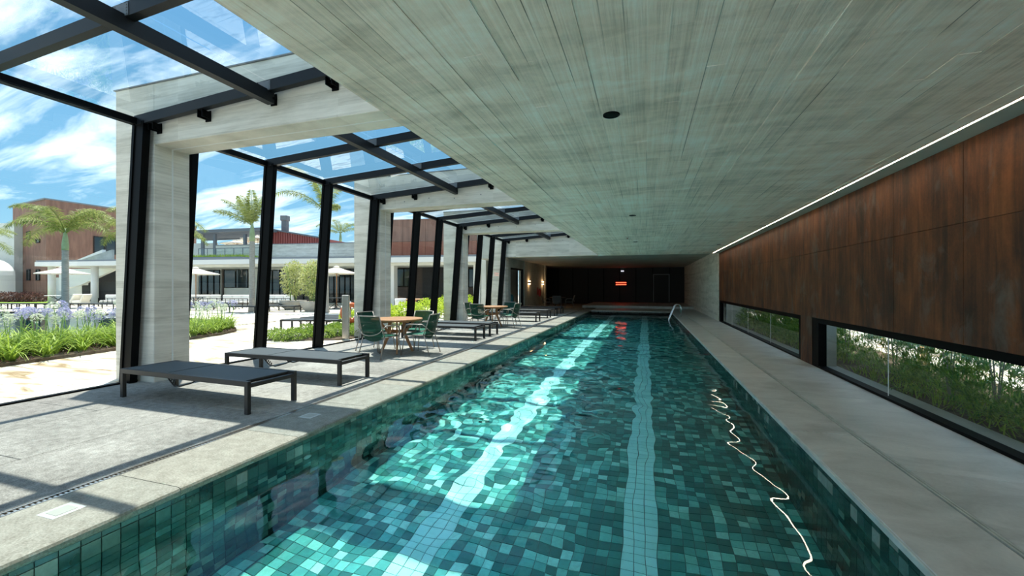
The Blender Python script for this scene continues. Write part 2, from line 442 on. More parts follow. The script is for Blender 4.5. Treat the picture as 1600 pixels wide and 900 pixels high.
mb.box(XD-.045, XD-.032, -3.4, YB, -.05, .001); mb.box(XD+.012, XD+.025, -3.4, YB, -.05, .001)
yy = -1.
while yy < 14: mb.box(XD-.03, XD+.01, yy, yy+.014, -.02, -.003, bottom=False); yy += .028
mb.box(XD-.03, XD+.01, 14, YB, -.02, -.004)
mb.build('drain_channel', 'stainless', deck)
for n, (lx_, ly_) in enumerate([(-3.60, 1.70), (-3.60, 3.80)]):
    o = empty('deck_lid', (lx_, ly_, 0), 0, ['square skimmer lid in the coping nearest the camera', 'square skimmer lid in the coping beside the nearest lounger'][n], 'lid')
    MB().box(-.085, .085, -.085, .085, -.002, .002).build('rim', 'pool_lip', o, bevel=.001)
    MB().box(-.055, .055, -.055, .055, .002, .004).build('cover', 'smooth_concrete', o)

# ---- right walkway
walk = struct('floor', 'grey polished concrete walkway between the pool and the rusty wall')
MB().box(XR+.02, XW+.05, -3.5, YB, -.35, -.045).build('slab_bed', 'grout', walk)
y = -3.25
while y < YB:
    slab(1.975, XW+.04, y, min(y+2.45, YB), -.05, 0, 'walkway_concrete', walk); y += 2.45
y = -2.45
while y < YB:
    slab(XR-.012, 1.93, y, min(y+2.45, YB), -.055, 0, 'walkway_concrete', walk, 'coping_stone', .008); y += 2.45
mb = MB(); mb.box(1.935, 1.947, -3.4, YB, -.04, .0015); mb.box(1.958, 1.970, -3.4, YB, -.04, .0015); mb.box(1.947, 1.958, -3.4, YB, -.04, -.006)
mb.build('drain_channel', 'pool_lip', walk)
MB().box(XR-.017, XR+.012, Y0, Y1, -.052, -.004).build('lip', 'pool_lip', walk, bevel=.006)
# ends of the pool
e_ = struct('floor', 'concrete floor past the far end of the pool')
MB().box(XL+.02, XR-.017, Y1, YB, -.35, 0).build('slab', 'walkway_concrete', e_)
MB().box(XL, XR, Y1-.02, Y1+.012, -.06, .002).build('lip', 'pool_lip', e_)
MB().box(-4.2, XW, 29.2, YB, 0, .16).build('step', 'walkway_concrete', e_)
e_ = struct('floor', 'stone deck behind the near end of the pool')
MB().box(XL+.02, XR-.02, -3.5, Y0, -.35, 0).build('slab', 'coping_stone', e_)

# ---- pool basin with tiles
pool = struct('pool_basin', 'long swimming pool lined with teal stone tiles and two pale lane lines')
mb = MB()
mb.box(XL-.3, XR+.3, Y0-.3, Y1+.3, ZF-.2, ZF-.008); mb.box(XL-.3, XL-.008, Y0-.3, Y1+.3, ZF-.008, -.065)
mb.box(XR+.008, XR+.3, Y0-.3, Y1+.3, ZF-.008, -.065); mb.box(XL-.008, XR+.008, Y1+.008, Y1+.3, ZF-.008, -.065); mb.box(XL-.008, XR+.008, Y0-.3, Y0-.008, ZF-.008, -.065)
mb.build('grout_bed', 'grout', pool)
tiles = []
g = .0028
ix0, ix1 = -33, 14; iy0, iy1 = 1, 260
for ix in range(ix0, ix1):
    xa, xb = max(ix*.1, XL), min(ix*.1+.1, XR)
    for iy in range(iy0, iy1):
        ya, yb = max(iy*.1, Y0), min(iy*.1+.1, Y1)
        lane = ix in (-20, -19, -18) or ix in (-2, -1, 0)
        if ix == ix0 and xb-xa < .02: continue
        tiles.append(((xa+xb)/2, (ya+yb)/2, ZF, 'F', xa+g, xb-g, ya+g, yb-g, lane))
for iz in range(-15, 0):
    za, zb = max(iz*.1, ZF), min(iz*.1+.1, -.062)
    if zb-za < .015: continue
    for iy in range(iy0, iy1):
        ya, yb = max(iy*.1, Y0), min(iy*.1+.1, Y1)
        for sd_ in 'LR': tiles.append((XL if sd_ == 'L' else XR, (ya+yb)/2, (za+zb)/2, sd_, ya+g, yb-g, za+g, zb-g, False))
    for ix in range(ix0, ix1):
        xa, xb = max(ix*.1, XL), min(ix*.1+.1, XR)
        if xb-xa < .02: continue
        tiles.append(((xa+xb)/2, Y1, (za+zb)/2, 'E', xa+g, xb-g, za+g, zb-g, False))
        tiles.append(((xa+xb)/2, Y0, (za+zb)/2, 'N', xa+g, xb-g, za+g, zb-g, False))
def tile_box(mb, q, off=(0, 0, 0)):
    k, a, b_, c_, d_ = q[3:8]; th = .008
    ox, oy, oz = off
    if k == 'F': mb.box(a-ox, b_-ox, c_-oy, d_-oy, ZF-th-oz, ZF-oz, bottom=False)
    elif k == 'L': mb.box(XL-th-ox, XL-ox, a-oy, b_-oy, c_-oz, d_-oz)
    elif k == 'R': mb.box(XR-ox, XR+th-ox, a-oy, b_-oy, c_-oz, d_-oz)
    elif k == 'E': mb.box(a-ox, b_-ox, Y1-oy, Y1+th-oy, c_-oz, d_-oz)
    else: mb.box(a-ox, b_-ox, Y0-th-oy, Y0-oy, c_-oz, d_-oz)
cs, sn = math.cos(PSI), math.sin(PSI)
def score(q):      # size a tile shows at, 0 when outside the view
    x, y, z = q[:3]; d = y*cs-x*sn
    if d < .3 or q[3] == 'N': return 0
    u = 800+F*(x*cs+y*sn)/d; zz = z if z > ZW else ZW+(z-ZW)*.7; v_ = 448-F*(zz-CH)/d
    if not (0 < u < 1600 and v_ < 900): return 0
    dist = math.sqrt(x*x+y*y+(zz-CH)**2); cosi = {'F': (CH-zz), 'L': abs(x), 'R': abs(x), 'E': y}[q[3]]/dist
    return cosi/dist**2*(1.4 if z > ZW else 1)
tiles.sort(key=score, reverse=True)
protos = {}
for q in tiles[:295]:
    key = (q[3], round(q[5]-q[4], 3), round(q[7]-q[6], 3), q[8])
    if key not in protos:
        mb = MB(); tile_box(mb, q, q[:3]); protos[key] = mb.mesh('tile', 'lane_tile' if q[8] else ('pool_tile' if q[3] == 'F' else 'shaded_wall_tile'))
    link('tile', protos[key], pool, q[:3])
ma, ml, mw = MB(), MB(), MB()
for q in tiles[295:]: tile_box(ml if q[8] else (ma if q[3] == 'F' else mw), q)
tag(mw.build('wall_tile_field', 'shaded_wall_tile', pool), 'teal tiles lining the pool walls, wall shade put into their colour', kind='stuff')
tag(ma.build('tile_field', 'pool_tile', pool), kind='stuff'); tag(ml.build('lane_tile_field', 'lane_tile', pool), 'pale aqua tiles of the two lane lines', kind='stuff')
for n, (yy, zz) in enumerate([(3.35, -.33), (5.9, -.33)]):
    mb = MB(); mb.lathe([(.0, 0), (.045, 0), (.045, .012), (.03, .016), (.0, .016)], 16, caps=False)
    o = mb.build('pool_jet', 'light_strip_off', pool, (XL+.001, yy, zz)); o.rotation_euler = (0, PI/2, 0)

# ---- water surface
nx_, ny_ = 104, 560
gx = np.linspace(XL+.001, XR-.001, nx_); gy = Y0+.001+(Y1-Y0-.002)*np.linspace(0, 1, ny_)**1.12
X, Y = np.meshgrid(gx, gy)
rs = np.random.RandomState(4); Zw = np.zeros_like(X)
patch = .5+.5*np.sin(.55*X+.9*Y+1.0)*np.sin(-.8*X+.42*Y+.4)
burst = np.exp(-(((X+1.5)/1.4)**2+((Y-6.6)/2.9)**2))
for i in range(30):
    L = rs.choice([rs.uniform(.20, .5), rs.uniform(.3, 1.5)]); th = rs.uniform(0, 2*PI); k = 2*PI/L
    A = .0150*L**-.1/k*rs.uniform(.6, 1.2)
    amp = (.30+.25*patch) if L > .6 else (.20+.50*patch+1.7*burst)
    Zw += A*amp*np.sin(k*(X*np.cos(th)+Y*np.sin(th)*.8)+rs.uniform(0, 6.3)+.35*np.sin(.9*X-.7*Y+i))
v = np.stack([X, Y, ZW+Zw], -1).reshape(-1, 3)
idx = np.arange(nx_*ny_).reshape(ny_, nx_)
f = np.stack([idx[:-1, :-1], idx[:-1, 1:], idx[1:, 1:], idx[1:, :-1]], -1).reshape(-1, 4)
me = bpy.data.meshes.new('water_surface'); me.from_pydata(v.tolist(), [], f.tolist()); me.polygons.foreach_set('use_smooth', [True]*len(f)); me.materials.append(M['pool_water'])
water = link('pool_water', me); tag(water, 'rippled clear water filling the long indoor pool', None, None, 'structure')
try:
    water.cycles.is_caustics_caster = True
    for o in pool.children: o.cycles.is_caustics_receiver = True
except Exception as ex: print(ex)

# ---- handrail at the far right corner
hr = empty('pool_handrail', (1.5, 21.7, 0), 0, 'bent chrome handrail at the far right corner of the pool', 'handrail')
for dy in (0, .5):
    mb = MB(); pts = [(.13, dy, 0), (.13, dy, .42)]
    pts += [(.13-.16+.16*math.cos(a), dy, .42+.16*math.sin(a)) for a in [PI*k/8 for k in range(1, 7)]]
    pts += [(-.42, dy, -.15), (-.47, dy, -.75)]
    mb.tube(pts, .024, 10); r_ = mb.build('rail', 'chrome', hr)
    MB().lathe([(.05, 0), (.05, .012), (.03, .018)], 14, (.13, dy, 0)).build('floor_flange', 'chrome', hr)

# ---- ceiling slab
ceil = struct('ceiling', 'board-marked grey concrete ceiling slab over the pool')
MB().box(XS, XW+.6, -3.5, YE, ZC+.008, 4.75).build('slab', 'ceiling_concrete', ceil)
mb = MB(); nb = int((2.56-XS)/.12)+1
for i in range(nb):
    y = -3.5-rnd.random()*1.5; x0 = XS+i*.12; x1 = min(x0+.12, 2.60)
    while y < YE:
        L = 2.43; y2 = min(y+L+rnd.uniform(-.5, .5), YE); z = ZC+rnd.uniform(-.0022, .002)
        t0 = rnd.uniform(-.0015, .0015)
        ya = max(y, -3.5)
        if y2 > ya:
            n = len(mb.v); gp = .0002
            mb.v += [(x0+gp, ya+.001, z+t0), (x1-gp, ya+.001, z-t0), (x1-gp, y2-.001, z-t0), (x0+gp, y2-.001, z+t0), (x0+gp, ya+.001, ZC+.012), (x1-gp, ya+.001, ZC+.012), (x1-gp, y2-.001, ZC+.012), (x0+gp, y2-.001, ZC+.012)]
            for f_ in ((0, 3, 2, 1), (0, 1, 5, 4), (1, 2, 6, 5), (2, 3, 7, 6), (3, 0, 4, 7)): mb.f.append(tuple(n+k for k in f_)); mb.sm.append(False)
        y = y2
tag(mb.build('board_marking', 'ceiling_concrete', ceil), kind='stuff')
MB().box(2.70, XW+.1, -3.5, YE, ZC-.002, ZC+.02).build('edge_band', 'smooth_concrete', ceil)
MB().box(2.68, 2.70, -3.4, YE-.05, ZC+.003, ZC+.008).build('light_strip', 'led_warm', ceil)
MB().box(2.60, 2.675, -3.5, YE, ZC-.002, ZC+.02).build('edge_band', 'ceiling_concrete', ceil)
lb = ['round black downlight in the ceiling nearest the camera', 'second round black downlight along the ceiling', 'third round black downlight along the ceiling', 'small round black downlight near the far end of the light strip']
for n, (dx, dy) in enumerate([(-.27, 3.53), (-.25, 8.64), (-.31, 13.75), (2.32, 15.42)]):
    o = empty('downlight', (dx, dy, ZC), 0, lb[n], 'light')
    MB().lathe([(.068, 0), (.068, -.008), (.058, -.010), (.056, -.004)], 28).build('ring', 'black_steel', o)
    MB().lathe([(.055, -.0045), (.02, -.006), (.001, -.006)], 20, caps=False).build('lens', 'black_steel', o)
o = empty('sprinkler', (-.51, 12.6, ZC), 0, 'small reddish sprinkler head in the ceiling beside the third downlight', 'sprinkler')
MB().lathe([(.03, 0), (.03, -.006), (.012, -.01), (.012, -.03), (.02, -.034)], 12).build('head', 'red_metal', o)

# ---- end room behind the last portal
room = struct('ceiling', 'smooth concrete ceiling of the dark room past the slab')
MB().box(XS, XW+.5, YE, FR[4], 3.02, 4.75).build('slab', 'smooth_concrete', room)
MB().box(-9, XW+.5, FR[4]+FD, YB+.4, 3.02, 4.75).build('slab', 'smooth_concrete', room)
wr = struct('wall_right', 'board-marked concrete wall beyond the rusty panels')
MB().box(XW, XW+.5, YE, YB, -.3, 3.02).build('wall', 'portal_concrete', wr)
wb = struct('wall_back', 'dark back wall at the end of the pool room')
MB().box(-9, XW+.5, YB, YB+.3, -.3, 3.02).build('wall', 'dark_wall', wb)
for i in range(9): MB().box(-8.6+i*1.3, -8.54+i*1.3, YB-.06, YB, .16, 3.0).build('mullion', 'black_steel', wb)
dr = struct('door_2', 'dark framed door in the back wall')
MB().box(.55, .63, YB-.1, YB-.06, .16, 2.4).build('jamb', 'grey_metal', dr); MB().box(1.75, 1.83, YB-.1, YB-.06, .16, 2.4).build('jamb', 'grey_metal', dr)
MB().box(.55, 1.83, YB-.1, YB-.06, 2.4, 2.48).build('head', 'grey_metal', dr); MB().box(.63, 1.75, YB-.08, YB-.06, .16, 2.4).build('leaf', 'dark_wall', dr)
he = empty('infrared_heater', (-1.95, YB-.22, 1.62), 0, 'red glowing twin bar heater on the dark back wall', 'heater')
for dz in (0, .17): MB().bar((-.42, 0, dz), (.42, 0, dz), .05, .06).build('glowing_tube', 'heater_glow', he)
MB().box(-.47, .47, .03, .162, -.06, .23).build('reflector', 'black_steel', he)
ab = empty('emergency_lamp', (-1.85, YB-.1, 2.75), 0, 'small pale emergency lamp high on the dark back wall', 'lamp')
MB().box(-.12, .12, 0, .09, -.05, .05).build('body', 'lamp_dim', ab, bevel=.01)
# left wall of the room
wl = struct('wall_left', 'dim concrete wall of the end room with a glazed door')
XA = -7.15
MB().box(XA-.3, XA, FR[4]+FD, 22.15, 0, 3.02).build('wall', 'smooth_concrete', wl)
MB().box(XA-.3, XA, 22.15, 24.75, 2.52, 3.02).build('wall', 'smooth_concrete', wl)
MB().box(XA-.3, XA+.06, 24.75, 25.3, 0, 3.02).build('pier', 'smooth_concrete', wl)
MB().box(XA-.3, XA, 25.3, 30.2, 0, 3.02).build('wall', 'smooth_concrete', wl)
MB().box(XA-.3, XA+.10, 30.2, 30.5, 0, 3.02).build('pier', 'smooth_concrete', wl)
MB().box(-9.2, -9, 30.5, YB, 0, 3.02).build('wall', 'dark_wall', wl); MB().box(-9.2, XA-.3, 30.5, 30.6, 0, 3.02).build('wall', 'dark_wall', wl)
MB().box(-9.2, -7.6, 30.5, YB, -.3, 0).build('floor_edge', 'walkway_concrete', wl)
d1 = struct('door_1', 'black framed sliding glass door in the side wall')
for a, b_ in ((22.15, 22.23), (24.5, 24.75)): MB().box(XA-.12, XA-.02, a, b_, 0, 2.52).build('door_frame', 'black_steel', d1)
MB().box(XA-.12, XA-.02, 22.23, 24.5, 2.42, 2.52).build('door_frame', 'black_steel', d1)
MB().box(XA-.12, XA-.02, 22.23, 24.5, 0, .03).build('sill', 'black_steel', d1)
MB().quad((XA-.07, 22.23, .03), (XA-.07, 24.5, .03), (XA-.07, 24.5, 2.42), (XA-.07, 22.23, 2.42)).build('glass_pane', 'pane_glass', d1)
ox_ = struct('wall_1', 'pale plastered court wall seen through the glass door')
MB().box(-9.4, -9.1, 23.4, 30, 0, 3.6).build('wall', 'plaster', ox_); MB().box(-11.5, -9.1, 29.6, 30, 0, 3.6).build('wall', 'plaster', ox_)
bag = empty('laundry_cart', (-8.2, 25.0, 0), .3, 'teal covered cart behind the glass door of the end room', 'cart')
MB().lathe([(.26, .25), (.32, .5), (.33, .8), (.26, .95), (.1, 1.0)], 18).build('cover', 'teal_fabric', bag)
mb = MB()
for a in (.8, 2.4, 3.9, 5.5): mb.tube([(0, 0, .3), (.3*math.cos(a), .3*math.sin(a), 0)], .012, 6)
mb.build('stand', 'chrome', bag)
for n, yy in enumerate((25.9, 29.6)):
    o = empty('wall_sconce', (XA, yy, 1.72), 0, ['lit wall sconce nearer the glass door, up and down light', 'lit wall sconce by the far concrete pier, up and down light'][n], 'lamp')
    MB().box(.001, .08, -.12, .12, -.04, .04).build('body', 'black_steel', o, bevel=.006)
    for sz in (-1, 1): MB().box(.01, .09, -.15, .15, sz*.085-.04, sz*.085+.04).build('glow_panel', 'sconce_glow', o, bevel=.005)
    for sz in (-1, 1):
        ld = bpy.data.lights.new('sconce_light', 'POINT'); ld.energy = .5; ld.color = (1, .55, .25); ld.shadow_soft_size = .04
        l = bpy.data.objects.new('sconce_light', ld); C.objects.link(l); l.parent = o; l.location = (.16, 0, sz*.16)
fe = empty('fire_extinguisher', (XA+.14, 28.3, .78), 0, 'red fire extinguisher hanging between the two sconces', 'fire extinguisher')
MB().lathe([(.06, 0), (.08, .03), (.08, .42), (.05, .5), (.025, .53)], 16).build('cylinder', 'red_paint', fe)
mb = MB(); mb.tube([(0, 0, .53), (0, 0, .58), (.06, 0, .6), (.1, 0, .5), (.1, 0, .2)], .012, 6); mb.build('hose', 'black_steel', fe)
MB().box(-.139, -.132, -.18, .18, .1, .62).build('sign_board', 'red_paint', fe)

# ---- concrete portals
lbp = ['concrete portal frame behind the camera', 'concrete portal frame nearest the camera', 'second concrete portal frame, by the green chairs', 'third concrete portal frame, before the far teak table', 'concrete end wall over the opening to the dark room']
for n, y in enumerate(FR):
    p_ = struct('concrete_portal', lbp[n])
    if n < 4:
        MB().box(-7.95, -7.08, y, y+FD, -.3, 4.52).build('column', 'portal_concrete', p_, bevel=.008)
        MB().box(-7.08, XS+.05, y, y+FD, 3.60, 4.52).build('beam', 'portal_concrete', p_, bevel=.008)
        MB().box(-7.081, -7.077, y+.25, y+.272, 0, 3.60).build('light_profile', 'light_strip_off', p_)
        MB().box(-7.08, XS, y+.25, y+.272, 3.596, 3.601).build('light_profile', 'light_strip_off', p_)
    else:
        MB().box(-7.95, -7.15, y, y+FD, -.3, 4.52).build('column', 'portal_concrete', p_, bevel=.008)
        MB().box(-7.15, XW+.2, y, y+FD, 3.02, 4.52).build('beam', 'portal_concrete', p_, bevel=.008)
        MB().box(-3.9, -3.1, y-.006, y, 3.98, 4.02).build('vent_slot', 'grey_metal', p_)
    if n:
        mb = MB(); mb.box(-7.97, XS, y-.02, y+FD+.02, 4.52, 4.535); mb.build('flashing', 'lead_grey', p_)
        mb = MB()
        for k in range(7):
            xx = -6.3+k*.75
            if n > 1: mb.lathe([(.016, 0), (.016, -.002)], 10, (0, 0, 0)); 
            if n > 1:
                for vi in range(len(mb.v)-20, len(mb.v)): a = mb.v[vi]; mb.v[vi] = (xx+a[0], y-.0015+a[2]*.5, 3.78+a[1]+(k % 2)*.05)
        if n > 1: mb.build('tie_hole', 'grey_metal', p_)

# ---- steel and glass canopy in each bay
def zr(x): return 3.87+.06*(x+7.01)       # underside of rafters
def xp(z): return -7.47+.30*z/3.9         # post lean
for n in range(4):
    ya = FR[n]+FD; yb = FR[n+1]
    ys = [ya+.09, ya+1.63, ya+3.22, yb-.11] if n else [-.59, 1.12, 2.71, 4.28]
    g_ = struct('glass_canopy', ['black steel and glass canopy bay above the nearest part of the deck', 'black steel and glass canopy bay over the two nearest loungers', 'black steel and glass canopy bay over the first green chairs', 'black steel and glass canopy bay over the far teak table'][n])
    for y in ys:
        mb = MB(); w, d_ = .10, .24
        for sx, ww in ((-1, .05), (0, .14), (1, .05)):
            a = (xp(0)+sx*.095, y, 0); b_ = (xp(3.9)+sx*.095, y, 3.9)
            hh = .10 if sx else .07
            nn = len(mb.v)
            for q in (a, b_):
                for i, j in ((-1, -1), (1, -1), (1, 1), (-1, 1)): mb.v.append((q[0]+i*ww/2, q[1]+j*hh/2, q[2]))
            for f_ in ((0, 1, 2, 3), (7, 6, 5, 4), (0, 4, 5, 1), (1, 5, 6, 2), (2, 6, 7, 3), (3, 7, 4, 0)): mb.f.append(tuple(nn+i for i in f_)); mb.sm.append(False)
        mb.build('post', 'black_steel', g_)
        x0, x1 = -7.26, XS
        MB().bar((x0, y, zr(x0)+.07), (x1, y, zr(x1)+.07), .085, .14).build('rafter', 'roof_steel', g_)
    # bays of glass between rafters
    xm = -4.75
    for k in range(3):
        y0, y1 = ys[k]+.02, ys[k+1]-.02
        for xa, xb in ((-7.36, xm-.01), (xm+.01, XS-.01)):
            z0, z1 = zr(xa)+.155, zr(xb)+.155
            MB().quad((xa, y0, z0), (xb, y0, z1), (xb, y1, z1), (xa, y1, z0)).build('roof_pane', 'roof_glass', g_)
        MB().quad((xp(0)-.02, y0+.03, .05), (xp(0)-.02, y1-.03, .05), (xp(3.9)-.02, y1-.03, 3.88), (xp(3.9)-.02, y0+.03, 3.88)).build('wall_pane', 'pane_glass', g_)
    MB().box(-7.30, -7.20, ya, yb, 3.86, 3.96).build('eave_beam', 'black_steel', g_)
    MB().box(XG-.03, XG+.06, ya, yb, .0, .022).build('threshold', 'black_steel', g_)
    MB().box(xm-.055, xm+.055, ya+.05, yb-.05, 3.875, 4.03).build('purlin', 'roof_steel', g_)
    for y in ys:
        mb = MB(); mb.box(xm-.10, xm+.10, y-.048, y-.043, zr(xm)+.01, zr(xm)+.13)
        for i in range(4):
            for sx in (-1, 1): mb.box(xm+sx*.082-.006, xm+sx*.082+.006, y-.053, y-.048, zr(xm)+.02+i*.028, zr(xm)+.03+i*.028)
        mb.build('splice_plate', 'grey_metal', g_)
    for xb in (-6.95, -5.95, xm, -3.75, -2.75):
        for y, sg in ((ys[0], -1), (ys[3], 1)):
            z = zr(xb); mb = MB()
            yf = y+sg*.11
            mb.box(xb-.05, xb+.05, min(yf, yf-sg*.012), max(yf, yf-sg*.012), z-.13, z+.02)
            for sx in (-.05, .038): mb.box(xb+sx, xb+sx+.012, min(y-sg*.02, yf), max(y-sg*.02, yf), z-.10, z)
            mb.tube([(xb-.07, y+sg*.05, z-.06), (xb+.07, y+sg*.05, z-.06)], .018, 8)
            mb.build('bracket', 'black_steel', g_)

# ---- corten wall
cw = struct('wall_right', 'rust-brown corten steel panel wall above the low windows')
MB().box(XW+.02, XW+.22, -3.5, YE, .86, 4.75).build('backing', 'dark_wall', cw)
ph = 1.6
y = 5.2-1.2*8
while y < YE-.1:
    ya, yb = max(y, -3.5), min(y+1.2, YE)
    for za, zb in ((.885, 2.07), (2.07, ZC-.002)):
        MB().box(XW+rnd.uniform(0, .003), XW+.02, ya+.0025, yb-.0025, za+.0025, zb-.0025).build('corten_panel', 'corten_steel', cw)
    y += 1.2
for ya, yb in ((9.09, 9.67),):
    MB().box(XW, XW+.22, ya, yb, 0, .885).build('corten_panel', 'corten_steel', cw)
for n, (ya, yb, js) in enumerate([(-3.4, 9.09, (-.61, 1.82, 4.25, 6.67)), (9.67, YE, (12.06, 14.5, 17.0))]):
    w_ = struct('window_%d' % (n+1), ['low ribbon window nearer the camera, looking onto the hedge', 'low ribbon window at the far end, looking onto the hedge'][n])
    xg = XW+.07
    MB().box(XW+.005, XW+.13, ya, yb, .80, .885).build('window_frame', 'black_steel', w_)
    MB().box(XW+.005, XW+.13, ya, yb, 0, .035).build('window_frame', 'black_steel', w_)
    for a, b_ in ((ya, ya+.12), (yb-.30, yb)): MB().box(XW+.005, XW+.13, a, b_, .035, .80).build('window_frame', 'black_steel', w_)
    e = [ya+.12]+[j for j in js]+[yb-.30]
    for a, b_ in zip(e, e[1:]):
        MB().quad((xg, a+.004, .035), (xg, b_-.004, .035), (xg, b_-.004, .80), (xg, a+.004, .80)).build('glass_pane', 'pane_glass', w_)
    mb = MB()
    for j in js: mb.box(xg-.004, xg+.004, j-.004, j+.004, .035, .80)
    mb.build('glass_joint', 'light_strip_off', w_)


# ================================================================== furniture on the deck
def make_lounger(L=2.30, Wd=.68, H=.375):
    o = empty('sun_lounger')
    t_ = .045; x0, x1, y0, y1 = -L/2, L/2, -Wd/2, Wd/2
    mb = MB()
    for y in (y0, y1-t_): mb.box(x0, x1, y, y+t_, H-.06, H)
    mb.box(x0, x0+t_, y0+t_, y1-t_, H-.06, H); mb.box(x1-t_, x1, y0+t_, y1-t_, H-.075, H-.03)
    mb.build('frame', 'lounger_metal', o, bevel=.003)
    for x in (x0, x1-.055):
        for y in (y0, y1-t_): MB().box(x, x+.055, y, y+t_, 0, H-.06).build('leg', 'lounger_metal', o, bevel=.003)
    xs_ = x0+L*.37
    MB().box(x0+t_*.6, xs_, y0+t_+.004, y1-t_-.004, H-.018, H-.003).build('backrest_sling', 'sling_fabric', o, bevel=.003)
    MB().box(xs_+.028, x1-.10, y0+t_+.004, y1-t_-.004, H-.018, H-.003).build('seat_sling', 'sling_fabric', o, bevel=.003)
    for xx in (xs_-.012, xs_+.04, x1-.12): MB().box(xx-.012, xx+.012, y0+t_, y1-t_, H-.045, H-.02).build('cross_bar', 'lounger_metal', o)
    for sy in (-.18, .18):
        mb = MB(); xa = x0+L*.27
        mb.tube([(xa-.05, sy, H-.05), (xa+.03, sy, H-.07), (xa+.09, sy, H-.13), (xa+.16, sy, H-.185), (xa+.28, sy, H-.20), (xa+.5, sy, H-.14), (xa+.68, sy, H-.06)], .009, 8)
        for k in range(4): q = (xa+.10+k*.03, sy, H-.115-k*.022); mb.bar(q, (q[0]+.012, sy, q[2]+.035), .012, .012)
        mb.build('ratchet_arm', 'lounger_metal', o)
    return o
lz = make_lounger()
spots = [(-5.42, 3.98, -.035, 'dark mesh sun lounger nearest the camera'), (-5.40, 5.42, -.01, 'dark mesh sun lounger behind the nearest one, before the green chairs'),
         (-5.48, 10.74, 0, 'dark mesh sun lounger just past the first teak table'), (-5.48, 11.83, 0, 'dark mesh sun lounger beside the portal, before the far teak table'),
         (-5.42, 17.02, 0, 'first sun lounger behind the far teak table'), (-5.44, 19.2, 0, 'second sun lounger behind the far teak table'),
         (-5.44, 20.78, 0, 'third sun lounger behind the far teak table, by the end wall'), (-5.47, 22.56, 0, 'last sun lounger, inside the shade of the end room')]
for i, (x, y, a, l) in enumerate(spots):
    if i == 0: lz.location = (x, y, 0); lz.rotation_euler.z = a; tag(lz, l, 'sun lounger', 'sun loungers on the pool deck')
    else: copy_tree(lz, (x, y, 0), a, l)

def make_chair(fr='chair_metal', me_='mesh_green', se='seat_green'):
    o = empty('armchair'); w = .27
    mb = MB()
    n = 8; pts = []
    for i in range(n+1):     # curved sling back
        s_ = i/n; x = -w*.93+2*w*.93*s_; bow = .05*math.sin(PI*s_)
        pts.append((x, bow))
    for i in range(n):
        for j in range(6):
            def P(i, j):
                x, bw = pts[i]; z = .40+.45*j/6; y = -.20-.13*(j/6)-bw*(.5+.5*j/6); dip = -.06*math.sin(PI*i/n)*(1-j/6)
                return (x, y, z+dip)
            mb.quad(P(i, j), P(i+1, j), P(i+1, j+1), P(i, j+1), sm=True)
    mb.build('backrest', me_, o)
    mb = MB(); mb.box(-w+.02, w-.02, -.22, .24, .425, .452); mb.build('seat', se, o, bevel=.01)
    mb = MB()
    for sx in (-1, 1): mb.tube([(sx*w, -.19, .44), (sx*w, -.26, .62), (sx*w*.98, -.335, .86)], .0115, 8)
    mb.tube([(-w*.98, -.335, .86), (-w*.4, -.375, .862), (w*.4, -.375, .862), (w*.98, -.335, .86)], .0115, 8)
    mb.tube([(-w, -.25, .59)]+[(-w*math.cos(PI*k/8), -.265-.07*math.sin(PI*k/8), .59-.12*math.sin(PI*k/8)) for k in range(1, 8)]+[(w, -.25, .59)], .010, 8)
    mb.tube([(-w, -.21, .425), (-w, .25, .425), (w, .25, .425), (w, -.21, .425)], .011, 8, close=True)
    mb.build('frame', fr, o)
    for sx in (-1, 1):
        mb = MB(); mb.tube([(sx*w, -.25, .60), (sx*(w+.02), -.16, .655), (sx*(w+.03), .12, .655), (sx*(w+.025), .21, .625), (sx*(w+.015), .25, .54), (sx*w, .255, .43)], .0125, 8)
        mb.build('armrest', fr, o)
        MB().tube([(sx*w, -.20, .43), (sx*(w+.02), -.33, 0)], .011, 8).build('leg', fr, o)
        MB().tube([(sx*w, .24, .43), (sx*(w+.02), .31, 0)], .011, 8).build('leg', fr, o)
    return o
def make_table(top='teak', R=.56, H=.75):
    o = empty('round_table')
    mb = MB(); mb.lathe([(R-.02, H-.045), (R, H-.03), (R, H-.008), (R-.008, H)], 48); mb.build('tabletop', top, o)
    for k in range(4):
        a = PI/4+k*PI/2+.15; c_, s_ = math.cos(a), math.sin(a)
        P = lambda r, z: (r*c_, r*s_, z)
        mb = MB(); mb.bar(P(.34, 0), P(.17, .40), .035, .05, (c_, s_, 0), h2=.075); mb.bar(P(.17, .39), P(.15, H-.05), .035, .075, (c_, s_, 0))
        mb.bar(P(.16, .42), P(.38, H-.05), .032, .05, (c_, s_, 1))
        mb.build('leg', top, o)
    mb = MB(); mb.box(-.17, .17, -.02, .02, .44, .49); mb.box(-.02, .02, -.17, .17, .44, .49); mb.box(-.40, .40, -.03, .03, H-.085, H-.045); mb.box(-.03, .03, -.40, .40, H-.085, H-.045)
    mb.build('brace', top, o)
    return o
t1 = make_table(); t1.location = (-5.27, 8.10, 0); t1.rotation_euler.z = -.36; tag(t1, 'round teak table amid green chairs, nearer the camera', 'table', 'teak tables on the deck')
t2 = copy_tree(t1, (-5.28, 14.22, 0), -.58, 'round teak table amid green chairs, farther down the deck')
ch = make_chair()
def face(x, y, tx, ty): return math.atan2(ty-y, tx-x)-PI/2
cs1 = [(-5.23, 7.43, -.10, 'green mesh armchair at the near left of the nearer table'), (-4.66, 8.08, PI/2+.08, 'green mesh armchair on the pool side of the nearer table'),
       (-5.16, 8.72, PI-.1, 'green mesh armchair behind the nearer table, facing the camera'), (-5.90, 8.22, -PI/2-.1, 'green mesh armchair against the glass at the nearer table')]
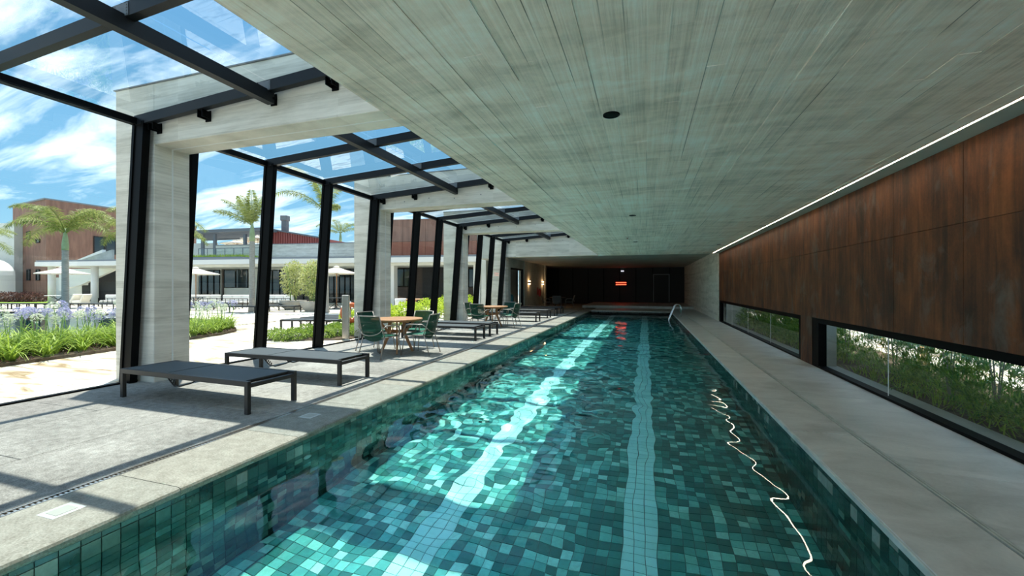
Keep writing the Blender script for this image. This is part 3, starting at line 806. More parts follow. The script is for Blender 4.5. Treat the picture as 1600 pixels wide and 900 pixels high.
cs2 = [(-5.46, 13.56, -.10, 'green mesh armchair at the near left of the farther table'), (-4.62, 14.20, PI/2-.12, 'green mesh armchair on the pool side of the farther table'),
       (-5.02, 14.92, PI-.25, 'green mesh armchair behind the farther table'), (-5.98, 14.30, -PI/2-.1, 'green mesh armchair against the portal at the farther table')]
for T_, cs_ in (((-5.20, 8.05), cs1), ((-5.24, 14.15), cs2)):
    for i, (x, y, rz, l) in enumerate(cs_):
        if 'category' not in ch: ch.location = (x, y, 0); ch.rotation_euler.z = rz; tag(ch, l, 'chair', 'green armchairs at the teak tables')
        else: copy_tree(ch, (x, y, 0), rz, l)
t3 = make_table('dark_brown_wall'); t3.location = (-5.6, 27.6, 0); tag(t3, 'dim round table inside the dark end room', 'table')
c3 = make_chair('grey_metal', 'sling_fabric', 'sling_fabric')
for i, (x, y, l) in enumerate([(-6.3, 27.3, 'dim armchair left of the table in the end room'), (-4.85, 27.8, 'dim armchair right of the table in the end room'), (-5.5, 26.85, 'dim armchair in front of the table in the end room')]):
    rz = face(x, y, -5.6, 27.6)
    if i == 0: c3.location = (x, y, 0); c3.rotation_euler.z = rz; tag(c3, l, 'chair', 'armchairs in the dark end room')
    else: copy_tree(c3, (x, y, 0), rz, l)

# ================================================================== plants
def leaf_cloud(mb, n, cen, rad, L, Wd, seed, shell=.45, droop=.3, top=1.0):
    r = random.Random(seed)
    for _ in range(n):
        d = Vector((r.gauss(0, 1), r.gauss(0, 1), r.gauss(0, 1))).normalized(); k = r.uniform(shell, 1)**.6
        p = Vector((cen[0]+d.x*rad[0]*k, cen[1]+d.y*rad[1]*k, cen[2]+d.z*rad[2]*k))
        if p.z < .01: continue
        o = (d+Vector((r.uniform(-.8, .8), r.uniform(-.8, .8), r.uniform(-.5, .9)))).normalized(); sd_ = o.cross(Vector((r.uniform(-1, 1), r.uniform(-1, 1), 1))).normalized()
        l = L*r.uniform(.6, 1.2); w = Wd*r.uniform(.7, 1.2)
        q = p+o*l*.5+sd_*w; s2 = p+o*l*.5-sd_*w; e = p+o*l-Vector((0, 0, droop*l))
        mb.quad(p, q, e, s2)
def make_palm(h, crown_r, nf, seed, dirs=None, shaft=.9, curl=.85):
    r = random.Random(seed); o = empty('palm_tree')
    mb = MB(); pr = []; z = 0; zt = h-shaft
    while z < zt: pr += [(.155-.03*z/h+.05*max(0, 1-z/.5), z), (.168-.03*z/h+.05*max(0, 1-z/.5), z+.05)]; z += .11
    mb.lathe(pr+[(.14, zt)], 14); mb.build('trunk', 'palm_bark', o)
    MB().lathe([(.145, zt), (.15, zt+shaft*.3), (.11, zt+shaft*.75), (.07, h+.05), (.04, h+.3)], 14).build('crownshaft', 'crownshaft', o)
    dirs = dirs or [(2*PI*k/nf+r.uniform(-.3, .3), r.uniform(.5, 1.25), 1) for k in range(nf)]
    for az, el_, ls in dirs:
        mb = MB(); pts = []; L = crown_r*1.25*ls; n = 16; p = Vector((0, 0, h)); e = el_
        for i in range(n+1):
            pts.append(p.copy()); p = p+Vector((math.cos(az)*math.cos(e), math.sin(az)*math.cos(e), math.sin(e)))*L/n; e -= (.05+.14*i/n)*1.2*curl
        mb.tube(pts, [.03*(1-.9*i/n)+.004 for i in range(n+1)], 5)
        side = Vector((-math.sin(az), math.cos(az), 0))
        for i in range(58):
            s_ = .10+.90*i/58; k = s_*n; a = int(k); fr_ = k-a; a = min(a, n-1); q = pts[a].lerp(pts[a+1], fr_); t_ = (pts[a+1]-pts[a]).normalized()
            up = side.cross(t_).normalized(); ll = .52*(math.sin(PI*min(1, s_*.85+.12))**.6)*r.uniform(.8, 1.15)
            for sg in (-1, 1):
                for plane in (-.25, .5):
                    dd = (t_*r.uniform(.45, .8)+side*sg+up*(plane+r.uniform(-.3, .3))).normalized()
                    m1 = q+dd*ll*.5; e1 = q+dd*ll-Vector((0, 0, ll*.28)); wv = t_*.017
                    mb.quad(q-wv*.4, m1-wv, e1, m1+wv)
        mb.build('frond', 'leaf_palm', o)
    return o
def place(o, u, d, lab, cat, grp=None, z=0, rz=0):
    x, y = fwd(u, d); o.location = (x, y, z); o.rotation_euler.z = rz; tag(o, lab, cat, grp); return o
def im_dirs(specs):    # fronds given by heading relative to the picture plane: 0 = picture right, PI = picture left
    return [(a+PSI, e, l) for a, e, l in specs]
R_ = math.radians
def mirror(a): return a
pa = make_palm(4.3, 2.4, 9, 3, im_dirs([(R_(180), .95, 1), (R_(170), .45, 1.05), (R_(100), 1.25, 1), (R_(10), 1.0, .95), (R_(-5), .55, 1.1), (R_(200), 1.2, 1), (R_(-70), 1.1, .9), (R_(60), .9, 1), (R_(-110), .7, .85), (R_(20), 1.3, .8)]))
place(pa, 102, 22.5, 'palm tree behind the lilac flower bed at the far left', 'palm tree', 'palm trees on the terrace')
pb = make_palm(5.0, 2.0, 8, 5, im_dirs([(R_(178), 1.05, 1), (R_(185), .72, .95), (R_(90), 1.45, .9), (R_(-60), 1.4, .9), (R_(5), 1.35, .85), (R_(150), 1.2, .95), (R_(-90), 1.25, .8)]), curl=.42)
place(pb, 394, 24.5, 'palm tree seen left of the leaning steel post, by the white sofas', 'palm tree', 'palm trees on the terrace')
pc = make_palm(5.6, 2.9, 8, 8, im_dirs([(R_(178), 1.40, 1.1), (R_(184), .85, 1.0), (R_(10), 1.1, .25), (R_(90), 1.3, .8), (R_(-90), 1.45, .6)]), curl=.75)
place(pc, 509, 23.5, 'palm tree hidden behind a steel post with two long fronds reaching left', 'palm tree', 'palm trees on the terrace')
pd = make_palm(4.2, 2.5, 9, 11, im_dirs([(R_(180), .8, 1), (R_(0), .75, 1.05), (R_(15), .5, .95), (R_(100), 1.2, 1), (R_(-90), 1, 1), (R_(190), .45, .9)]))
place(pd, 240, 22.5, 'palm tree mostly hidden behind the nearest portal column', 'palm tree', 'palm trees on the terrace')
pe = make_palm(6.2, 2.6, 8, 12, im_dirs([(R_(0), .9, 1), (R_(5), .5, .9), (R_(90), 1.1, 1), (R_(180), .9, 1), (R_(-90), 1, .8)]))
place(pe, -48, 27, 'palm frond tips entering at the left edge above the white wall', 'palm tree', 'palm trees on the terrace', z=-2.2)
pf = make_palm(7.3, 2.6, 8, 14, im_dirs([(R_(180), .95, 1), (R_(0), .6, 1), (R_(10), 1, .9), (R_(90), 1.1, 1), (R_(200), .5, .8), (R_(-90), 1.2, .8)]))
place(pf, 532, 46, 'distant palm top rising over the concrete parapet', 'palm tree', 'palm trees on the terrace')

def make_agapanthus(seed, nst, white):
    r = random.Random(seed); o = empty('agapanthus')
    mb = MB()
    for k in range(36):
        a = r.uniform(0, 2*PI); e = r.uniform(.85, 1.45); L = r.uniform(.50, .85); p = Vector((r.uniform(-.06, .06), r.uniform(-.06, .06), 0)); side = Vector((-math.sin(a), math.cos(a), 0))
        w = r.uniform(.010, .017); pr = None
        for i in range(6):
            ww = w*(1-i/6.5); c0, c1_ = p-side*ww, p+side*ww
            if pr: mb.quad(pr[0], pr[1], c1_, c0, sm=True)
            pr = (c0, c1_); p = p+Vector((math.cos(a)*math.cos(e), math.sin(a)*math.cos(e), math.sin(e)))*L/5; e -= r.uniform(.22, .46)
    mb.build('leaf_clump', 'leaf_strap', o)
    for s_ in range(nst):
        lx_, ly_ = r.uniform(-.18, .18), r.uniform(-.18, .18); h = r.uniform(.58, .98)
        mb = MB(); mb.tube([(lx_*.3, ly_*.3, 0), (lx_*.7, ly_*.7, h*.6), (lx_, ly_, h)], .007, 5); st = mb.build('flower_stalk', 'stalk', o)
        mb = MB()
        for k in range(46):
            d = Vector((r.gauss(0, 1), r.gauss(0, 1), r.gauss(0, 1)+.25)).normalized(); b0 = Vector((lx_, ly_, h)); q = b0+d*.075
            mb.quad(b0, b0+Vector((.002, 0, 0)), q+Vector((.002, 0, 0)), q)
            t1_ = d.orthogonal().normalized(); t2_ = d.cross(t1_)
            for a in range(3):
                an = a*2.09+k; w1 = (t1_*math.cos(an)+t2_*math.sin(an)); w2 = d.cross(w1)*.009
                mb.quad(q, q+w1*.013+d*.018-w2, q+w1*.028+d*.030, q+w1*.013+d*.018+w2)
        mb.build('flower_head', 'petal_white' if (white or r.random() < .25) else 'petal_lilac', st)
    return o
ag = [make_agapanthus(20+i, n, w_) for i, (n, w_) in enumerate([(2, 0), (1, 0), (2, 1), (0, 0), (1, 1), (3, 0)])]
def pt_in(x, y, poly):
    c_ = False; j = len(poly)-1
    for i in range(len(poly)):
        xi, yi = poly[i]; xj, yj = poly[j]
        if (yi > y) != (yj > y) and x < (xj-xi)*(y-yi)/(yj-yi)+xi: c_ = not c_
        j = i
    return c_
bed = [(-11.0, 1.0), (-11.05, 4.4), (-11.25, 5.5), (-11.45, 6.4), (-11.85, 8.2), (-12.1, 9.3), (-12.6, 10.2), (-13.5, 10.9), (-14.4, 10.7), (-14.3, 9.0), (-13.9, 7.2), (-13.6, 5.5), (-13.5, 3.0), (-13.5, 1.0)]
bs = tag(MB().prism(bed, -.05, .06).build('planting_bed', 'soil'), 'curved soil bed of lilac flowers beside the garden pool', 'flower bed')
used = [0]*6; r = random.Random(5); k = 0; pl = []; leafy = 0
tries = 0
while k < 185 and tries < 16000:
    tries += 1
    x, y = r.uniform(-14.3, -11.0), r.uniform(1.2, 10.8)
    if not pt_in(x+.18, y-.05, bed) or not pt_in(x-.1, y, bed) or any((x-a)**2+(y-b_)**2 < .19**2 for a, b_ in pl): continue
    pl.append((x, y)); front = x > -11.9-.04*y
    if y > 8: i = r.choice([3, 4, 2, 3, 3, 1])
    else: i = r.choice([3, 3, 1, 4]) if front and y > 3.6 else r.choice([0, 1, 2, 5, 3, 4])
    lab = ['agapanthus clump with two lilac flower heads in the curved bed', 'agapanthus clump with one lilac flower head in the curved bed', 'agapanthus clump with whitish flower heads in the curved bed', 'flowerless agapanthus clump of strap leaves in the curved bed', 'agapanthus clump with a single whitish head in the curved bed', 'agapanthus clump with three lilac heads in the curved bed'][i]
    grp = 'agapanthus clumps in the bed, kind %d' % (i+1)
    grp = ['two-headed lilac agapanthus in the bed', 'one-headed lilac agapanthus in the bed', 'whitish agapanthus in the bed', 'flowerless agapanthus in the bed', 'one-headed whitish agapanthus in the bed', 'three-headed lilac agapanthus in the bed'][i]
    if not used[i]: o = ag[i]; o.location = (x, y, .05); tag(o, lab, 'flowering plant', grp)
    else: o_ = copy_tree(ag[i], (x, y, .05), r.uniform(0, 6.3), lab, grp)
    o = o_ if used[i] else ag[i]
    if y > 7.6: o['label'] = lab.replace('in the curved bed', 'at the bed tip right of the nearest column'); o['group'] = grp+', right of the column'
    used[i] += 1; k += 1
mb = MB(); r = random.Random(9)
for _ in range(2600):
    x, y = r.uniform(-14.4, -11.0), r.uniform(1.0, 10.9)
    if pt_in(x, y, bed): 
        a = r.uniform(0, 6.28); q = Vector((x, y, .06)); d = Vector((math.cos(a), math.sin(a), r.uniform(.3, 1.2)))*r.uniform(.04, .10); s_ = Vector((-math.sin(a), math.cos(a), 0))*.012
        mb.quad(q, q+d*.5+s_, q+d, q+d*.5-s_)
tag(mb.build('leaf_litter', 'leaf_red'), 'dry leaf litter and low creepers covering the flower bed soil', 'ground cover', kind='stuff')

# low groundcover bed by the glass
def shrub(name, x, y, rad, n, L, Wd, mt, lab, cat, seed, h0=0, grp=None, stems=4):
    o = empty(name, (x, y, 0), 0, lab, cat, grp)
    mb = MB(); leaf_cloud(mb, n, (0, 0, h0+rad[2]*.9), rad, L, Wd, seed, .3); mb.build('foliage', mt, o)
    mb = MB(); r = random.Random(seed)
    for _ in range(stems): a = r.uniform(0, 6.28); mb.tube([(0, 0, 0), (math.cos(a)*rad[0]*.3, math.sin(a)*rad[1]*.3, h0+rad[2])], .012, 5)
    mb.build('stem', 'palm_bark', o); return o
gcb = [(-9.75, 8.7), (-8.9, 8.9), (-8.05, 9.3), (-7.75, 9.7), (-7.8, 10.0), (-8.2, 11.6), (-9.2, 11.6), (-9.9, 10.2)]
tag(MB().prism(gcb, -.05, .03).build('planting_bed', 'soil'), 'low soil bed of groundcover outside the glass wall', 'flower bed')
r = random.Random(3); k = 0; pts_ = []
gp = [shrub('groundcover_plant', 0, 0, (.30, .30, .15), 620, .07, .02, 'leaf_ground', 'low leafy groundcover clump outside the glass wall by the steel pillar', 'shrub', 60+i, 0, 'groundcover clumps by the steel pillar') for i in range(2)]
while k < 22:
    x, y = r.uniform(-9.9, -7.7), r.uniform(8.6, 11.6)
    if not pt_in(x, y, gcb) or math.hypot(x+7.88, y-9.62) < .5 or any((x-a)**2+(y-b_)**2 < .08 for a, b_ in pts_):
        tries += 1
        if tries > 20000: break
        continue
    pts_.append((x, y))
    if k < 2: gp[k].location = (x, y, .02)
    else: copy_tree(gp[k % 2], (x, y, .02), r.uniform(0, 6))
    k += 1
# golden shrubs beyond the second and third bay
gs = [('golden green shrub outside between the second portal and the next post', -9.2, 13.0, .85), ('golden green shrub outside, behind the two steel posts of the third bay', -8.8, 14.3, .9),
      ('golden green shrub outside, left of the third portal column', -8.5, 15.3, 1.0), ('golden green shrub outside the third bay, farther from the glass', -9.7, 14.0, .8),
      ('golden green shrub seen over the farther table, left', -8.6, 17.6, 1.15), ('golden green shrub seen over the farther table, right', -8.5, 19.0, 1.1), ('golden green shrub by the second portal, lowest of its row', -9.5, 12.2, .7)]
for i, (l, x, y, h) in enumerate(gs): shrub('golden_shrub', x, y, (.62, .62, h*.46), 1500, .11, .035, 'leaf_gold', l, 'shrub', 80+i, h*.1)

# ================================================================== terrace outside
ter = struct('terrace_floor', 'sunlit cream stone paving of the terrace outside')
MB().box(-90, -7.62, -40, 70, -.5, -.06).build('ground', 'terrace_stone', ter)
x = -7.62; k = 0
gpool = [(-60, 4), (-15.2, 2.0), (-15.0, 5.0), (-15.0, 8.0), (-15.0, 10.5), (-15.4, 11.9), (-17.5, 13.2), (-20.5, 14.0), (-27, 14.7), (-36, 14.2), (-60, 13.6)]
for i in range(7):
    x1 = x; x0 = x-1.72; y = -3+((i*1.37) % 2.6)-2.6
    while y < 21:
        L = 2.6; c_ = ((x0+x1)/2, y+L/2)
        if not (x0 < -15.0 and 1.5 < y+L and y < 14.5):
            if k < 290: slab(x0, x1, y, y+L, -.06, 0, 'terrace_stone', ter, 'stone_slab', .004, .005)
            k += 1
        y += L
    x = x0
MB().prism([(-90, 14.8), (-36, 14.3), (-27, 14.8), (-20.5, 14.1), (-17.5, 13.3), (-15.0, 14.4), (-15.0, 20.9), (-19.6, 20.9), (-19.6, 70), (-90, 70)], -.055, -.001).build('far_paving', 'terrace_stone', ter)
MB().prism([(-7.62, 21), (-7.62, 21.2), (-7.9, 21.2), (-12, 23), (-12, 45), (-19.7, 45), (-19.7, 20.9)], -.055, -.001).build('far_paving', 'terrace_stone', ter)
MB().prism([(-15.0, 11.9), (-15.0, 14.4), (-17.5, 13.3), (-15.4, 12.0)], -.055, -.001).build('far_paving', 'terrace_stone', ter)
gpl = struct('garden_pool', 'blue outdoor pool beyond the flower bed')
MB().prism(gpool, -.058, -.052).build('pool_lining', 'pool_tile', gpl)
MB().prism(gpool, -.03, -.028).build('water', 'garden_pool_water', gpl)
mb = MB()
for a, b_ in zip(gpool[3:], gpool[4:]): mb.bar((*a, -.01), (*b_, -.01), .16, .05)
mb.build('pool_edge_shade', 'dark_brown_wall', gpl)  # pool rim in dark brown: its shadow is put into the colour
lw = struct('lawn', 'strip of bright lawn at the far left')
x, y = fwd(-60, 33.5); MB().prism([fwd(-120, 34.5), fwd(82, 35), fwd(82, 40), fwd(-120, 40)], -.05, .05).build('grass', 'lawn', lw)

# outdoor loungers
ol = make_lounger(2.0, .66, .37); first = True
defs = []
for i, u in enumerate([-22, 12, 36, 60, 90, 128, 158]): defs.append((u, 27.4+.25*(i % 2), 90+8, 'dark sun lounger in the far row at the left edge of the terrace' if u < 0 else None))
labs = ['dark sun lounger in the far row, entering at the left edge', 'far-row sun lounger next to the left edge', 'far-row sun lounger left of the palm trunk, third', 'far-row sun lounger below the left white parasol', 'far-row sun lounger just left of the palm trunk', 'far-row sun lounger just right of the palm trunk', 'far-row sun lounger beside the nearest column']
arr = []
for i, (u, d, a, _) in enumerate(defs): arr.append((fwd(u, d), PSI+R_(6), labs[i]))
for (u, d), l in zip([(305, 26.2), (336, 26.0), (378, 23.6), (352, 28.0)], ['dark sun lounger on the terrace right of the nearest column', 'dark sun lounger before the slatted sofa back', 'dark sun lounger at the foot of the second palm', 'dark sun lounger before the white sofas, farthest back']): arr.append((fwd(u, d), PSI+R_(-4), l))
for (u, d), l in zip([(440, 24.2), (418, 26.0)], ['dark sun lounger in front of the bowl planters', 'dark sun lounger behind the steel post, by the bowl planters']): arr.append((fwd(u, d), PSI+R_(-6), l))
for i, l in enumerate(['outdoor sun lounger of the near trio, closest to the glass', 'outdoor sun lounger of the near trio, middle', 'outdoor sun lounger of the near trio, farthest']):
    arr.append(((-10.55-.12*i, 11.35+.95*i), R_(14), l))
for (p_, a, l) in arr:
    if first: ol.location = (*p_, 0); ol.rotation_euler.z = a; tag(ol, l, 'sun lounger', 'sun loungers outside on the terrace'); first = False
    else: copy_tree(ol, (*p_, 0), a, l)

# parasols
def make_parasol(R=1.5, H=2.35, rise=.42, n=8, wood='teak'):
    o = empty('parasol')
    rim = [(R*math.cos(2*PI*k/n), R*math.sin(2*PI*k/n), H) for k in range(n)]
    mb = MB(); top = (0, 0, H+rise)
    for k in range(n):
        a, b_ = Vector(rim[k]), Vector(rim[(k+1) % n]); t_ = Vector(top)
        m1 = a.lerp(t_, .5)-Vector((0, 0, .03)); m2 = b_.lerp(t_, .5)-Vector((0, 0, .03))
        mb.quad(a, b_, m2, m1); mb.quad(m1, m2, t_); mb.quad(a, a-Vector((0, 0, .05)), b_-Vector((0, 0, .05)), b_)
    mb.lathe([(.22, H+rise-.02), (.05, H+rise+.07)], 8, caps=False)
    mb.build('canopy', 'canvas', o)
    MB().tube([(0, 0, 0), (0, 0, H+rise+.06)], .028, 10).build('pole', wood, o)
    mb = MB()
    for q in rim: mb.bar((0, 0, H+rise-.04), (q[0]*.98, q[1]*.98, H-.01), .02, .025); mb.bar((0, 0, H-.05), (q[0]*.5, q[1]*.5, H+rise*.45), .018, .02)
    mb.build('rib', wood, o)
    MB().lathe([(.26, 0), (.26, .05), (.05, .08)], 16).build('base', 'grey_metal', o)
    return o
pr = make_parasol(1.42, 2.35, .43, 8)
place(pr, 98, 28.5, 'white parasol behind the palm trunk at the far left', 'parasol', 'white parasols on the terrace')
def cp(o, u, d, l, z=0, rz=0): x, y = fwd(u, d); return copy_tree(o, (x, y, z), rz, l)
cp(pr, 306, 29.5, 'white parasol half hidden by the nearest column')
cp(pr, 526, 28.0, 'white parasol right of the bowl planters, on a wooden pole')
cp(pr, 500, 33.0, 'white parasol edge peeping left of the steel post by the planters')
# sofas
def make_sofa(L=2.2):
    o = empty('outdoor_sofa')
    mb = MB()
    for x in (-L/2, L/2-.04):
        for y in (-.38, .34): mb.box(x, x+.04, y, y+.04, 0, .62 if y < 0 else .78)
    mb.box(-L/2, L/2, -.38, .38, .22, .26); mb.box(-L/2, L/2, .34, .38, .74, .78); mb.box(-L/2, L/2, -.38, -.34, .58, .62)
    mb.build('frame', 'black_steel', o)
    k = int(L/.28)
    for i in range(k+1):
        x = -L/2+.02+i*(L-.04)/k
        MB().box(x-.012, x+.012, -.375, -.35, .26, .60).build('slat', 'black_steel', o)
    n = max(2, int(L/.7))
    for i in range(n):
        x0 = -L/2+.05+i*(L-.1)/n; x1 = x0+(L-.1)/n-.02
        MB().box(x0, x1, -.33, .33, .26, .44).build('seat_cushion', 'white_fabric', o, bevel=.03)
        MB().box(x0, x1, .14, .36, .44, .86).build('back_cushion', 'white_fabric', o, bevel=.05)
    return o
so = make_sofa()
place(so, 368, 30.0, 'white cushioned sofa with black slats, left of the second palm', 'sofa', 'white sofas before the long building', rz=PSI+.0)
cp(so, 318, 30.8, 'white cushioned sofa right of the nearest column', 0, PSI+.15)
cp(so, 434, 30.6, 'white cushioned sofa left of the bowl planters', 0, PSI)
cp(so, 185, 31.5, 'white cushioned sofa with black slats behind the column at left', 0, PSI+.1)
def lowchair(u, d, l, rz):
    o = empty('lounge_chair'); place(o, u, d, l, 'chair', 'beige lounge chairs under the pavilion', rz=rz)
    MB().box(-.38, .38, -.35, .35, .12, .36).build('seat', 'canvas', o, bevel=.05)
    m_ = Matrix.Translation((.30, 0, .3)) @ Matrix.Rotation(.45, 4, 'Y'); MB().box(-.08, .08, -.36, .36, 0, .62, m_).build('backrest', 'canvas', o, bevel=.04)
    for sx in (-.33, .33):
        for sy in (-.3, .3): MB().tube([(sx, sy, 0), (sx, sy, .14)], .02, 6).build('leg', 'teak', o)
lowchair(126, 33.2, 'beige lounge chair between the pavilion columns, right', PSI); lowchair(111, 33.4, 'beige lounge chair just right of the palm trunk', PSI)
def xtable(u, d, l, R=.55, top='grey_metal', leg='black_steel', h=.74, grp=None):
    o = empty('round_table'); place(o, u, d, l, 'table', grp)
    MB().lathe([(R, h-.03), (R, h)], 28).build('tabletop', top, o)
    for a in (.6, .6+PI/2, .6+PI, .6-PI/2):
        c_, s_ = math.cos(a), math.sin(a); MB().tube([(c_*R*.75, s_*R*.75, h-.03), (0, 0, h*.5), (-c_*R*.6*0+c_*R*.7, s_*R*.7, 0)], .022, 6).build('leg', leg, o)
    return o
xtable(306, 28.8, 'dark cross-legged table right of the nearest column'); xtable(524, 27.4, 'dark cross-legged table under the wooden-pole parasol', .6)
xtable(91, 34.5, 'long pale-topped table under the left pavilion', .8, 'white_paint'); xtable(649, 24.5, 'teak table in the shade beyond the second portal', .75, 'bright_teak', 'bright_teak')
o = empty('lounge_chair'); place(o, 626, 24.0, 'white tub chair in the shade beyond the second portal', 'chair')
MB().lathe([(.25, .35), (.3, .42), (.33, .75), (.30, .78), (.27, .5), (.02, .46)], 20).build('shell', 'white_paint', o)
for sx in (-.2, .2):
    for sy in (-.2, .2): MB().tube([(sx*1.2, sy*1.2, 0), (sx*.7, sy*.7, .38)], .014, 6).build('leg', 'black_steel', o)
# bowl planters with bamboo
def bowl(u, d, l, lp, R, seed, h):
    o = empty('bowl_planter'); place(o, u, d, l, 'planter', 'bowl planters before the building')
    MB().lathe([(R*.55, 0), (R*.85, .2), (R, .5), (R*1.0, .58), (R*.9, .58), (R*.88, .5), (.01, .5)], 28, caps=False).build('bowl', 'terracotta_bowl', o)
    q = empty('bamboo'); place(q, u, d, lp, 'plant', 'bamboo in bowl planters', z=.5); r = random.Random(seed)
    mb = MB()
    for _ in range(10): a = r.uniform(0, 6.28); mb.tube([(math.cos(a)*.15, math.sin(a)*.15, 0), (math.cos(a)*.3, math.sin(a)*.3, h*.55), (math.cos(a)*.5, math.sin(a)*.5, h*.95)], .014, 5)
    mb.build('culm', 'stalk', q)
    mb = MB(); leaf_cloud(mb, 1500, (0, 0, h*.62), (.72, .72, h*.5), .15, .035, seed, .2); leaf_cloud(mb, 500, (.2, 0, h*.85), (.55, .55, h*.25), .15, .035, seed+1, .2); mb.build('foliage', 'leaf_bamboo', q)
bowl(458, 26.6, 'left stone bowl planter holding bamboo', 'bamboo growing in the left bowl planter', .78, 31, 2.35)
bowl(489, 24.6, 'right stone bowl planter holding bamboo, by the steel post', 'bamboo growing in the right bowl planter', .70, 33, 2.25)
# stainless shower pillar and life buoy
o = tag(MB().box(-.09, .09, -.07, .07, 0, 1.22).build('shower_pillar', 'stainless', None, (-7.88, 9.62, 0), bevel=.01), 'polished steel shower pillar outside the glass by the second portal', 'pillar'); o.rotation_euler.z = .5
o = empty('life_buoy', (-8.80, 10.95, 0), .9, 'orange life buoy on a stand by the second portal', 'life buoy')
MB().tube([(0, 0, 0), (0, 0, 1.0)], .025, 8).build('stand', 'stainless', o)
mb = MB(); mb.tube([(.25*math.cos(2*PI*k/24), -.06, .64+.25*math.sin(2*PI*k/24)) for k in range(24)], .075, 10, close=True); mb.build('ring', 'orange_plastic', o)
for a in (.8, 2.4, 3.9, 5.5):
    m_ = Matrix.Translation((.25*math.cos(a), -.06, .64+.25*math.sin(a))); MB().box(-.085, .085, -.085, .085, -.05, .05, m_ @ Matrix.Rotation(-a, 4, 'Y')).build('band', 'white_paint', o)

# ================================================================== buildings
OX, OY = fwd(54, 35.8); BA = R_(7.758)
bl = empty('pavilion_building', (OX, OY, 0), BA, 'long low building with white canopy and dark windows across the terrace', 'building')
def blx(u, ly):
    az = math.atan((u-800)/F)-PSI; dx, dy = math.sin(az), math.cos(az); nx, ny = -math.sin(BA), math.cos(BA)
    t_ = (ly+OX*nx+OY*ny)/(dx*nx+dy*ny); X_ = t_*dx-OX; Y_ = t_*dy-OY
    return X_*math.cos(BA)+Y_*math.sin(BA), t_*dy*cs-t_*dx*sn
def bz(u, v, ly): return hz(v, blx(u, ly)[1])
LX = 41.2
MB().box(0, LX, 0, 7.5, 3.20, 3.56).build('canopy_roof', 'white_paint', bl)
MB().box(-.05, LX, .1, 7.5, 3.56, 3.70).build('roof_edge', 'lead_grey', bl)
MB().box(8.6, LX, .8, 4.0, 3.02, 3.20).build('canopy_beam', 'plaster', bl)
for u in (81, 148): x, d = blx(u, 1.0); MB().lathe([(.25, 0), (.25, 3.2)], 24, (x, 1.0, 0)).build('column', 'white_paint', bl)
x, d = blx(303, 1.5); MB().lathe([(.33, 0), (.33, 3.2)], 24, (x, 1.5, 0)).build('column', 'white_paint', bl)
x, d = blx(612, 1.2); MB().box(x-.28, x+.28, 1.0, 1.6, 0, 3.2).build('column', 'white_paint', bl)
x, d = blx(746, 1.2); MB().box(x-.25, x+.25, 1.0, 1.6, 0, 3.2).build('column', 'white_paint', bl)
def wallseg(u0, u1, z0, z1, m_, ly=4.0, th=.2, name='wall'):
    a, b_ = blx(u0, ly)[0], blx(u1, ly)[0]; return MB().box(a, b_, ly, ly+th, z0, z1).build(name, m_, bl)
def win(u0, u1, z0, z1, ly=3.97, muns=1, pm='dark_glass', fm='black_steel'):
    a, b_ = blx(u0, ly)[0], blx(u1, ly)[0]
    mb = MB(); t_ = .06
    mb.box(a, b_, ly-.05, ly+.03, z0, z0+t_); mb.box(a, b_, ly-.05, ly+.03, z1-t_, z1); mb.box(a, a+t_, ly-.05, ly+.03, z0, z1); mb.box(b_-t_, b_, ly-.05, ly+.03, z0, z1)
    for i in range(1, muns+1): x = a+(b_-a)*i/(muns+1); mb.box(x-.04, x+.04, ly-.05, ly+.03, z0, z1)
    w_ = mb.build('window', fm, bl); MB().box(a+t_, b_-t_, ly, ly+.02, z0+t_, z1-t_).build('pane', pm, w_)
wallseg(181, 560, 0, 3.2, 'plaster')
win(305, 344, 0.1, 2.95, muns=3); win(349, 388, 1.35, 2.98, muns=1); win(414, 449, .1, 2.9, muns=2); win(449, 500, .1, 2.9, muns=3); win(505, 556, .1, 2.95, muns=5)
wallseg(346, 349, 0, 3.0, 'dark_brown_wall', 3.9, .08, 'poster_board')
wallseg(600, 800, 0, 3.2, 'dark_brown_wall', 4.2); win(616, 646, 1.45, 2.95, 4.15, 1); win(722, 742, 1.4, 2.9, 4.15, 1)
wallseg(660, 706, 0, 3.1, 'dark_wall', 4.05, .1, 'dark_opening')
# pavilion at the left: sloping white stair wall and dark bar
a, b_ = blx(92, 5.0)[0], blx(140, 5.0)[0]
mb = MB(); n0 = 0
mb.v = [(a, 5.0, 1.1), (a, 5.0, 3.2), (b_+3.2, 5.0, 3.2), (a+2.6, 5.0, 1.6), (a, 5.3, 1.1), (a, 5.3, 3.2), (b_+3.2, 5.3, 3.2), (a+2.6, 5.3, 1.6)]
mb.f = [(0, 1, 2, 3), (7, 6, 5, 4), (0, 4, 5, 1), (1, 5, 6, 2), (2, 6, 7, 3), (3, 7, 4, 0)]; mb.sm = [False]*6; mb.build('stair_soffit', 'white_paint', bl)
wallseg(84, 140, 0, 2.4, 'plaster', 6.4); wallseg(138, 184, 0, 3.2, 'dark_wall', 6.0); wallseg(128, 146, 0, 1.6, 'dark_wall', 5.6, .2, 'bar_counter')
# sloped white forms above canopy
def tri(pts, y0, y1, m_, name):
    mb = MB(); k = len(pts); mb.v = [(x, y0, z) for x, z in pts]+[(x, y1, z) for x, z in pts]
    mb.f = [tuple(range(k)), tuple(range(k, 2*k))[::-1]]+[(i, i+k, (i+1) % k+k, (i+1) % k) for i in range(k)]; mb.sm = [False]*(k+2); return mb.build(name, m_, bl)
ly = 5.0
P_ = lambda u, v: (blx(u, ly)[0], bz(u, v, ly))
tri([P_(118, 407), P_(160, 390), P_(160, 407)], ly, ly+.3, 'white_paint', 'roof_ramp')
ly = 4.5; tri([P_(121, 408), P_(150, 398), P_(175, 390), P_(175, 408)], ly, ly+.2, 'smooth_concrete', 'roof_ramp')
